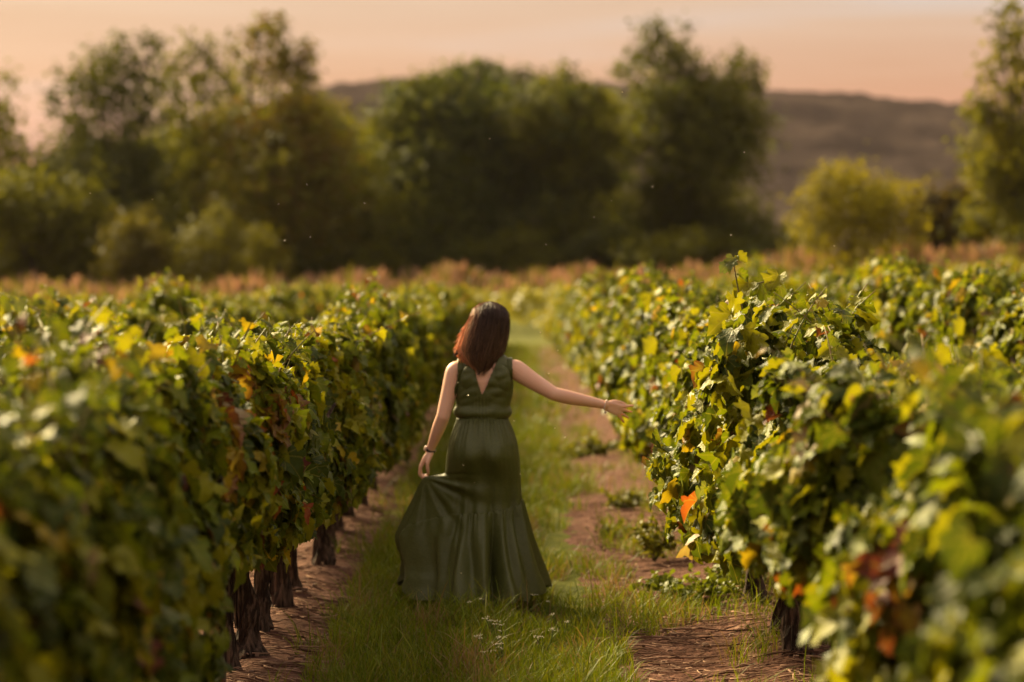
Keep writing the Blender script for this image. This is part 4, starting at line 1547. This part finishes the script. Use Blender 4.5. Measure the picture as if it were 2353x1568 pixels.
so = bod.modifiers.new('t', 'SOLIDIFY')
so.thickness = 0.003
so.offset = 1

# waistband
th = np.linspace(0, 2 * math.pi, 120, endpoint=False)


def ring(z, a, b, cx=-0.003, cy=0.008, p_=2.2):
    c, s = np.cos(th), np.sin(th)
    return np.stack([cx + a * np.sign(c) * np.abs(c) ** (2 / p_), cy + b * np.sign(s) * np.abs(s) ** (2 / p_), np.full(len(th), z)], 1)


def rings_mesh(name, rows):
    n_ = rows[0].shape[0]
    V_ = np.vstack(rows)
    I_ = np.arange(len(rows) * n_).reshape(len(rows), n_)
    nx_ = np.roll(I_, -1, axis=1)
    F_ = np.stack([I_[:-1].ravel(), nx_[:-1].ravel(), nx_[1:].ravel(), I_[1:].ravel()], 1)
    return mesh(name, V_, F_, M_DRESS)


wz = [0.972, 0.970, 0.966, 0.960, 0.954, 0.950, 0.948]
wo = [0.0, 0.004, 0.006, 0.0065, 0.006, 0.004, 0.0]
gath = 0.0012 * np.sin(th * 46)
rows = []
for z, e in zip(wz, wo):
    r_ = ring(z, 0.124 + e, 0.095 + e)
    rad = unit(r_ - [-0.003, 0.008, z])
    rows.append(r_ + rad * gath[:, None])
obj('waistband', rings_mesh('waistband', rows), dress)

# skirt and flounce
NT = 360
th = np.linspace(0, 2 * math.pi, NT, endpoint=False)
co_, si_ = np.cos(th), np.sin(th)
dL = np.angle(np.exp(1j * (th - math.pi)))            # angle from the left side, + towards the viewer
zk = np.array([0.955, 0.93, 0.90, 0.86, 0.82, 0.76, 0.70, 0.62, 0.52, 0.44, 0.34, 0.24, 0.16, 0.10, 0.04, -0.02])
Rk = np.array([0.128, 0.142, 0.156, 0.170, 0.182, 0.192, 0.198, 0.202, 0.206, 0.218, 0.238, 0.262, 0.285, 0.310, 0.33, 0.34])
Lk = np.array([0.128, 0.140, 0.152, 0.166, 0.178, 0.188, 0.193, 0.196, 0.200, 0.215, 0.240, 0.275, 0.310, 0.330, 0.35, 0.36])
Bk_ = np.array([0.100, 0.112, 0.126, 0.144, 0.158, 0.164, 0.148, 0.118, 0.108, 0.134, 0.190, 0.250, 0.295, 0.33, 0.36, 0.38])
Fk = np.array([0.098, 0.106, 0.115, 0.124, 0.130, 0.134, 0.138, 0.142, 0.15, 0.165, 0.195, 0.225, 0.25, 0.27, 0.29, 0.30])
# silhouette of the lifted left side
zl = np.array([0.99, 0.675, 0.655, 0.60, 0.52, 0.44, 0.345, 0.28, 0.20, 0.13, 0.09, -0.05])
Ll = np.array([0.0, 0.0, 0.305, 0.340, 0.375, 0.415, 0.462, 0.445, 0.408, 0.405, 0.425, 0.42])
zt_ = np.linspace(1.02, -0.12, 460)


def smooth_table(zsrc, vals, w=11):
    v = np.interp(-zt_, -zsrc, vals)
    k = np.hanning(2 * w + 1)
    k /= k.sum()
    return np.convolve(np.pad(v, w, mode='edge'), k, mode='valid')


TR, TLf, TB, TF = (smooth_table(zk, q, 16) for q in (Rk, Lk, Bk_, Fk))
TE = smooth_table(zl, Ll, 5)
rngd = np.random.default_rng(9)
fold_ph = rngd.uniform(0, 6.28, 8)
Gp = G.copy()


def skirt_point(s, tier):
    """one ring; s in 0..1 down the piece"""
    z_seam = 0.505 + 0.022 * co_ - 0.035 * np.clip(-si_, 0, 1)
    z_seam = z_seam - 0.15 * np.exp(-((dL - 0.1) / 0.42) ** 2)
    z_hem = np.where(si_ < 0, 0.095 - 0.095 * np.abs(si_) ** 1.2, 0.095 - 0.03 * si_) - 0.016 * np.sin(th * 3 + 1.0) - 0.013 * np.sin(th * 7) - 0.008 * np.sin(th * 15 + 2)
    if tier == 0:
        z = 0.957 + (z_seam - 0.957) * s
    else:
        z = z_seam + 0.006 + (z_hem - z_seam - 0.006) * s
    Rr, Ll_ = np.interp(-z, -zt_, TR), np.interp(-z, -zt_, TLf)
    Bb, Ff = np.interp(-z, -zt_, TB), np.interp(-z, -zt_, TF)
    p_ = 2.15
    ex, ey = np.sign(co_) * np.abs(co_) ** (2 / p_), np.sign(si_) * np.abs(si_) ** (2 / p_)
    x = np.where(co_ > 0, Rr, Ll_) * ex - 0.003
    y = np.where(si_ > 0, Ff, Bb) * ey + 0.004
    # buttocks and the hollow under them
    bk = np.clip(-si_, 0, 1) ** 2
    cheeks = np.exp(-((x - 0.075) / 0.065) ** 2) + np.exp(-((x + 0.075) / 0.065) ** 2)
    y = y - 0.032 * bk * cheeks * np.exp(-((z - 0.765) / 0.07) ** 2)
    y = y + 0.020 * bk * np.exp(-((x - 0.0) / 0.04) ** 2) * np.exp(-((z - 0.72) / 0.08) ** 2)
    # gathers at the waist
    rad = np.stack([np.cos(th), np.sin(th)], 1)
    d = 0.0055 * np.sin(th * 40 + 1.5 * np.sin(th * 5)) * np.exp(-np.clip(0.957 - z, 0, 1) / 0.08)
    d = d + 0.004 * np.sin(th * 13 + 2.2) * np.exp(-((z - 0.86) / 0.08) ** 2) * (z < 0.94)
    low = np.clip((0.66 - z) / 0.5, 0, 1)
    d = d + 0.026 * low * np.sin(th * 9 + fold_ph[0] + 1.2 * np.sin(th * 2 + z * 3)) + 0.018 * low * np.sin(th * 17 + fold_ph[1] + z * 4)
    nzd = np.array([mnoise.noise(Vector((math.cos(a) * 3.2, math.sin(a) * 3.2, zz_ * 2.2 + 5))) for a, zz_ in zip(th, z)])
    nz2 = np.array([mnoise.noise(Vector((math.cos(a) * 7.5, math.sin(a) * 7.5, zz_ * 3.0 + 15))) for a, zz_ in zip(th, z)])
    d = d + low * (0.045 * nzd + 0.022 * nz2)
    # the stride pulls one deep fold down the back, right of the middle
    d = d - 0.075 * np.clip((0.47 - z) / 0.4, 0, 1) ** 0.8 * np.exp(-((th - 4.98 + 0.25 * (0.3 - z)) / 0.075) ** 2) + 0.045 * low * np.exp(-((th - 4.78) / 0.14) ** 2) - 0.03 * low * np.exp(-((th - 4.55) / 0.10) ** 2) * np.exp(-((z - 0.22) / 0.10) ** 2)
    if tier == 1:
        g = np.exp(-s / 0.16)
        d = d + 0.005 + (0.0045 * np.sin(th * 58 + 2 * np.sin(th * 7)) + 0.003 * np.sin(th * 31)) * g - 0.004 * math.exp(-s / 0.02)
        d = d + 0.014 * np.sin(th * 26 + 3 * np.sin(th * 3)) * (1 - g) * (0.35 + 0.65 * np.clip(co_, 0, 1))
    x, y = x + rad[:, 0] * d, y + rad[:, 1] * d
    # lifted side: pulled out to the hand
    ext = np.interp(-z, -zt_, TE)
    need = np.clip(ext - np.interp(-z, -zt_, TLf), 0, 1)
    sg = np.interp(-z, [-0.70, -0.66, -0.52, -0.35, -0.2, 0.0], [0.20, 0.24, 0.46, 0.62, 0.66, 0.60])
    wgt_ = np.exp(-np.abs((dL - 0.10) / sg) ** 2.4)
    x = x - need * wgt_
    y = y + (0.03 - y) * 0.50 * wgt_ * (need > 0.001) * np.clip(need / 0.1, 0, 1)
    # creases running out from the hand
    ang = np.arctan2(x - Gp[0], Gp[2] + 0.01 - z)
    dist = np.hypot(x - Gp[0], Gp[2] - z)
    cre = np.sin(ang * 12 + 0.8) * 0.5 + np.sin(ang * 21 + 2) * 0.3
    zone = np.clip((0.30 - (x + 0.12)) / 0.3, 0, 1) * np.exp(-(dist / 0.33) ** 2) * np.clip(dist / 0.05, 0, 1) * (z < 0.68)
    y = y + 0.022 * cre * zone * np.clip(-si_ + 0.35, 0, 1)
    return np.stack([x, y, z], 1)


rows = [skirt_point(s, 0) for s in np.linspace(0, 1, 90)]
sk_ = obj('skirt', rings_mesh('skirt', rows), dress)
rows = [skirt_point(s, 1) for s in np.linspace(0, 1, 90)]
fl_ = obj('flounce', rings_mesh('flounce', rows), dress)
for ob in (sk_, fl_):
    sm2 = ob.modifiers.new('s', 'SMOOTH')
    sm2.factor = 0.5
    sm2.iterations = 2
    so = ob.modifiers.new('t', 'SOLIDIFY')
    so.thickness = 0.0025
    so.offset = 1

# ---- hair
m, t, o = new_mat('brown_hair')
M_HAIR = m
p = t.nodes.new('ShaderNodeBsdfPrincipled')
at_ = t.nodes.new('ShaderNodeAttribute')
at_.attribute_name = 'Col'
t.links.new(at_.outputs['Color'], p.inputs['Base Color'])
p.inputs['Roughness'].default_value = 0.42
p.inputs['Specular IOR Level'].default_value = 0.5
tr = t.nodes.new('ShaderNodeBsdfTranslucent')
tcm = t.nodes.new('ShaderNodeMix')
tcm.data_type = 'RGBA'
tcm.blend_type = 'ADD'
tcm.inputs['Factor'].default_value = 1.0
tcm.inputs[7].default_value = (0.04, 0.014, 0.007, 1)
t.links.new(at_.outputs['Color'], tcm.inputs[6])
t.links.new(tcm.outputs[2], tr.inputs['Color'])
ms = t.nodes.new('ShaderNodeMixShader')
ms.inputs[0].default_value = 0.40
t.links.new(p.outputs[0], ms.inputs[1])
t.links.new(tr.outputs[0], ms.inputs[2])
t.links.new(ms.outputs[0], o.inputs['Surface'])

hz = np.array([1.566, 1.560, 1.546, 1.531, 1.502, 1.472, 1.4286, 1.365, 1.313, 1.280, 1.250, 1.200])
hl = np.array([1125, 1111, 1099, 1092, 1085, 1079, 1069, 1058, 1052, 1056, 1068, 1088.0])
hr = np.array([1125, 1139, 1151, 1158, 1165, 1167, 1167, 1163, 1157, 1150, 1140, 1126.0])
hl = (hl - 1177.0) / 441.0 - PX
hr = (hr - 1177.0) / 441.0 - PX
hb = np.array([0.0, 0.035, 0.065, 0.085, 0.105, 0.114, 0.118, 0.119, 0.118, 0.116, 0.110, 0.10])
rh = np.random.default_rng(17)


def hair_pt(phi, z, out_=0.0):
    """phi: 0 = back, -pi/2 = left, +pi/2 = right"""
    l, r, b = np.interp(-z, -hz, hl), np.interp(-z, -hz, hr), np.interp(-z, -hz, hb)
    cx = (l + r) / 2
    hw = (r - l) / 2 + out_
    s, c = np.sin(phi), np.cos(phi)
    bb = np.where(c > 0, b, b * 0.85) + out_
    return np.stack([cx + hw * s, -0.004 - bb * c + 0.0 * z, z + 0 * s], -1)


acc = Acc()
phis = np.linspace(-2.1, 2.1, 110)
zs = np.concatenate([np.linspace(1.566, 1.50, 22), np.linspace(1.495, 1.292, 46)])
Vh = []
for z in zs:
    lim = 1.0 if z > 1.52 else 1.0
    g = 0.0035 * np.sin(phis * 34 + 2.5 * np.sin(phis * 5) + z * 9) + 0.0025 * np.sin(phis * 61 + z * 14)
    k = np.clip((1.55 - z) / 0.05, 0, 1)
    wide = np.where(z > 1.50, 1.49, 1.0)
    q = hair_pt(phis * wide, np.full_like(phis, z), -0.006)
    dirv = unit(q - np.array([0.02, 0, z]))
    q = q + dirv * (g * k)[:, None]
    if z < 1.30:
        q[:, 2] += 0.010 * np.sin(phis * 9) * (1.30 - z) / 0.04
    Vh.append(q)
Vh = np.vstack(Vh)
I_ = np.arange(len(zs) * len(phis)).reshape(len(zs), len(phis))
Fq = np.stack([I_[:-1, :-1].ravel(), I_[:-1, 1:].ravel(), I_[1:, 1:].ravel(), I_[1:, :-1].ravel()], 1)
Ft = np.vstack([Fq[:, [0, 1, 2]], Fq[:, [0, 2, 3]]])
acc.add(Vh, Ft, np.tile([0.034, 0.015, 0.011], (len(Vh), 1)))
for i in range(2400):
    phi0 = rh.uniform(-2.15, 2.15)
    z0 = 1.566 - 0.10 * rh.random() ** 2
    if rh.random() < 0.35:
        z0 = rh.uniform(1.36, 1.5)
    z1 = rh.uniform(1.190, 1.270) if rh.random() < 0.8 else rh.uniform(1.26, 1.38)
    z1 = z1 + 0.025 * np.clip(-phi0 - 0.6, 0, 1) + 0.016 * math.sin(phi0 * 11 + 1)
    u = np.linspace(0, 1, 12)
    z = z0 + (z1 - z0) * u
    ph = phi0 + rh.normal(0, 0.07) * u + 0.07 * np.sin(u * 6 + rh.uniform(0, 6)) * u
    ph = ph + 0.075 * np.sin(phi0 * 13 + u * 7) * u
    wide = 1 + 0.3 * np.clip((z - 1.50) / 0.03, 0, 1)
    outw = rh.normal(0.001, 0.0035) + 0.004 * rh.random() * u
    left = np.clip((-phi0 - 0.9) / 0.5, 0, 1)
    flip = np.zeros_like(u)
    if left > 0 and rh.random() < 0.55:       # the left side flicks outwards over the shoulder
        flip = 0.026 * rh.random() * np.clip((u - 0.62) / 0.38, 0, 1) ** 2
    q = hair_pt(ph * wide, z, outw)
    q[:, 0] -= flip
    q[:, 2] += flip * 0.5
    aub = np.clip((-phi0 - 0.40) / 0.5, 0, 1) * 0.9 + 0.10 * rh.random()  # left strands lighter: sun glow painted into the hair colour
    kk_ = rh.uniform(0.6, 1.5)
    glow_tip = np.clip(aub * (0.45 + 0.9 * u) + 0.16 * u ** 2, 0, 1)  # painted glow grows toward the ends; all tips slightly lighter too
    c = (np.outer(1 - glow_tip, [0.072, 0.040, 0.029]) + np.outer(glow_tip, [0.80, 0.42, 0.22])) * kk_
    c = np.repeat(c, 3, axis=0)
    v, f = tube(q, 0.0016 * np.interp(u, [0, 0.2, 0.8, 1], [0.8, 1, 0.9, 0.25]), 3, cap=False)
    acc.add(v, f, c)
# a few loose strands in the neck opening
for k_, (pa, pb, pc) in enumerate([((1118, 830), (1112, 850), (1096, 862)), ((1110, 830), (1106, 846), (1100, 856)), ((1135, 828), (1132, 842), (1134, 852)), ((1052, 812), (1045, 818), (1040, 812)), ((1052, 806), (1046, 812), (1043, 818))]):
    for j in range(5):
        q = np.array([loc(*pa, -0.115), loc(*pb, -0.112), loc(*pc, -0.108)]) + rh.normal(0, 0.003, (3, 3))
        v, f = tube(q, [0.0014, 0.0013, 0.0006], 3, cap=False)
        acc.add(v, f, (0.05, 0.02, 0.013))
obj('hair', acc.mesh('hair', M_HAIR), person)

# ---- watch and bracelet
M_STRAP = pbr('watch_strap', (0.018, 0.013, 0.010), 0.5, 0.4)
M_GOLD = pbr('rose_gold', (0.72, 0.50, 0.40), 0.25, 0.8)
M_PEARL = pbr('bracelet_bead', (0.72, 0.55, 0.48), 0.3, 0.6)
ax = unit(elL - wrL)
wc = wrL + ax * 0.006
e1 = unit(np.cross(ax, [0, 1.0, 0]))
e2 = np.cross(ax, e1)
tt = np.linspace(0, 2 * math.pi, 33)
Vs, Fs = [], []
for a in tt[:-1]:
    r0 = e1 * math.cos(a) + e2 * math.sin(a)
    for dr, da in ((0.0245, -0.007), (0.0275, -0.006), (0.0275, 0.006), (0.0245, 0.007)):
        Vs.append(wc + r0 * dr + ax * da)
for i in range(32):
    for j in range(4):
        k, l = (i + 1) % 32, (j + 1) % 4
        Fs += [(i * 4 + j, k * 4 + j, k * 4 + l, i * 4 + l)]
watch = obj('wristwatch', None, person)
obj('strap', mesh('strap', np.array(Vs), np.array(Fs), M_STRAP), watch)
fd = unit(np.array([-0.9, -0.25, 0.25]))
fd = unit(fd - ax * fd.dot(ax))
Pd = np.array([wc + ax * 0.002 + fd * q for q in (0.022, 0.0275, 0.030, 0.033)])
v, f = tube(Pd, [0.014, 0.0155, 0.0155, 0.0125], 20)
obj('dial', mesh('dial', v, f, M_GOLD), watch)
v, f = tube(np.array([wc - fd * 0.022, wc - fd * 0.0275, wc - fd * 0.0305]), [0.006, 0.0065, 0.005], 12)
obj('clasp', mesh('clasp', v, f, M_GOLD), watch)
axr = unit(wrR - elR)
wcr = wrR + axr * 0.002
e1 = unit(np.cross(axr, [0, 1.0, 0]))
e2 = np.cross(axr, e1)
acc = Acc()
body_bak, body = body, acc
for a in np.linspace(0, 2 * math.pi, 26)[:-1]:
    lean_ = 0.008 * math.sin(a)
    ball(wcr + (e1 * math.cos(a) + e2 * math.sin(a)) * 0.0265 - axr * lean_, 0.0036)
ball(wcr + [-0.002, -0.006, -0.036], (0.0065, 0.004, 0.008))
body = body_bak
obj('bracelet', acc.mesh('bracelet', M_PEARL), person)


# ------------------------------------------------------------------ tiny insects in the air
M_BUG = pbr('insect_wing', (0.60, 0.52, 0.32), 0.5, 0.3)
ba = Acc()
body_bak, body = body, ba
ball((0, 0, 0), (0.0012, 0.003, 0.0012))
ball((0, 0.0036, 0.0003), (0.0011, 0.0012, 0.0011))
body = body_bak
for s in (-1, 1):
    ba.add([[0, 0.001, 0.001], [s * 0.005, 0.003, 0.003], [s * 0.0055, -0.003, 0.0035], [s * 0.001, -0.002, 0.001]], [(0, 1, 2), (0, 2, 3)])
bug_me = ba.mesh('insect', M_BUG)
rb = np.random.default_rng(88)
for px, py in [(1430, 213), (1125, 320), (705, 425), (713, 546), (640, 470), (207, 445), (351, 459), (1405, 462), (1500, 430), (1680, 541), (1255, 563), (1710, 351), (838, 468), (655, 553),
               (1242, 765), (1282, 806), (1260, 859), (1075, 910), (1052, 880), (1182, 968), (1275, 985), (1298, 1006), (1065, 1070), (1060, 1318), (1195, 1090), (1090, 1110), (1897, 662), (1365, 500), (1543, 620), (1918, 566)]:
    d = rb.uniform(10.2, 12.2)
    q = at(px, py, d)
    o_ = obj('insect', bug_me, None, q, label='tiny pale insect drifting in the evening air over the vines', category='insect', group='tiny insects in the air')
    o_.rotation_euler = (rb.normal(0, 0.4), rb.normal(0, 0.4), rb.uniform(0, 6.28))


# ------------------------------------------------------------------ evening haze
m, t, o = new_mat('haze_air')
pv = t.nodes.new('ShaderNodeVolumePrincipled')
pv.inputs['Color'].default_value = (0.80, 0.68, 0.78, 1)
pv.inputs['Density'].default_value = 0.000045
pv.inputs['Anisotropy'].default_value = 0.2
t.links.new(pv.outputs[0], o.inputs['Volume'])
x0, x1, y0, y1, z0, z1 = -760, 760, -60, 1560, -6.0, 105.0
V = [(x0, y0, z0), (x1, y0, z0), (x1, y1, z0), (x0, y1, z0), (x0, y0, z1), (x1, y0, z1), (x1, y1, z1), (x0, y1, z1)]
F = [(0, 3, 2, 1), (4, 5, 6, 7), (0, 1, 5, 4), (1, 2, 6, 5), (2, 3, 7, 6), (3, 0, 4, 7)]
obj('haze', mesh('haze', V, F, m, smooth=False), kind='stuff', label='thin purple evening haze in front of the hill', category='haze')
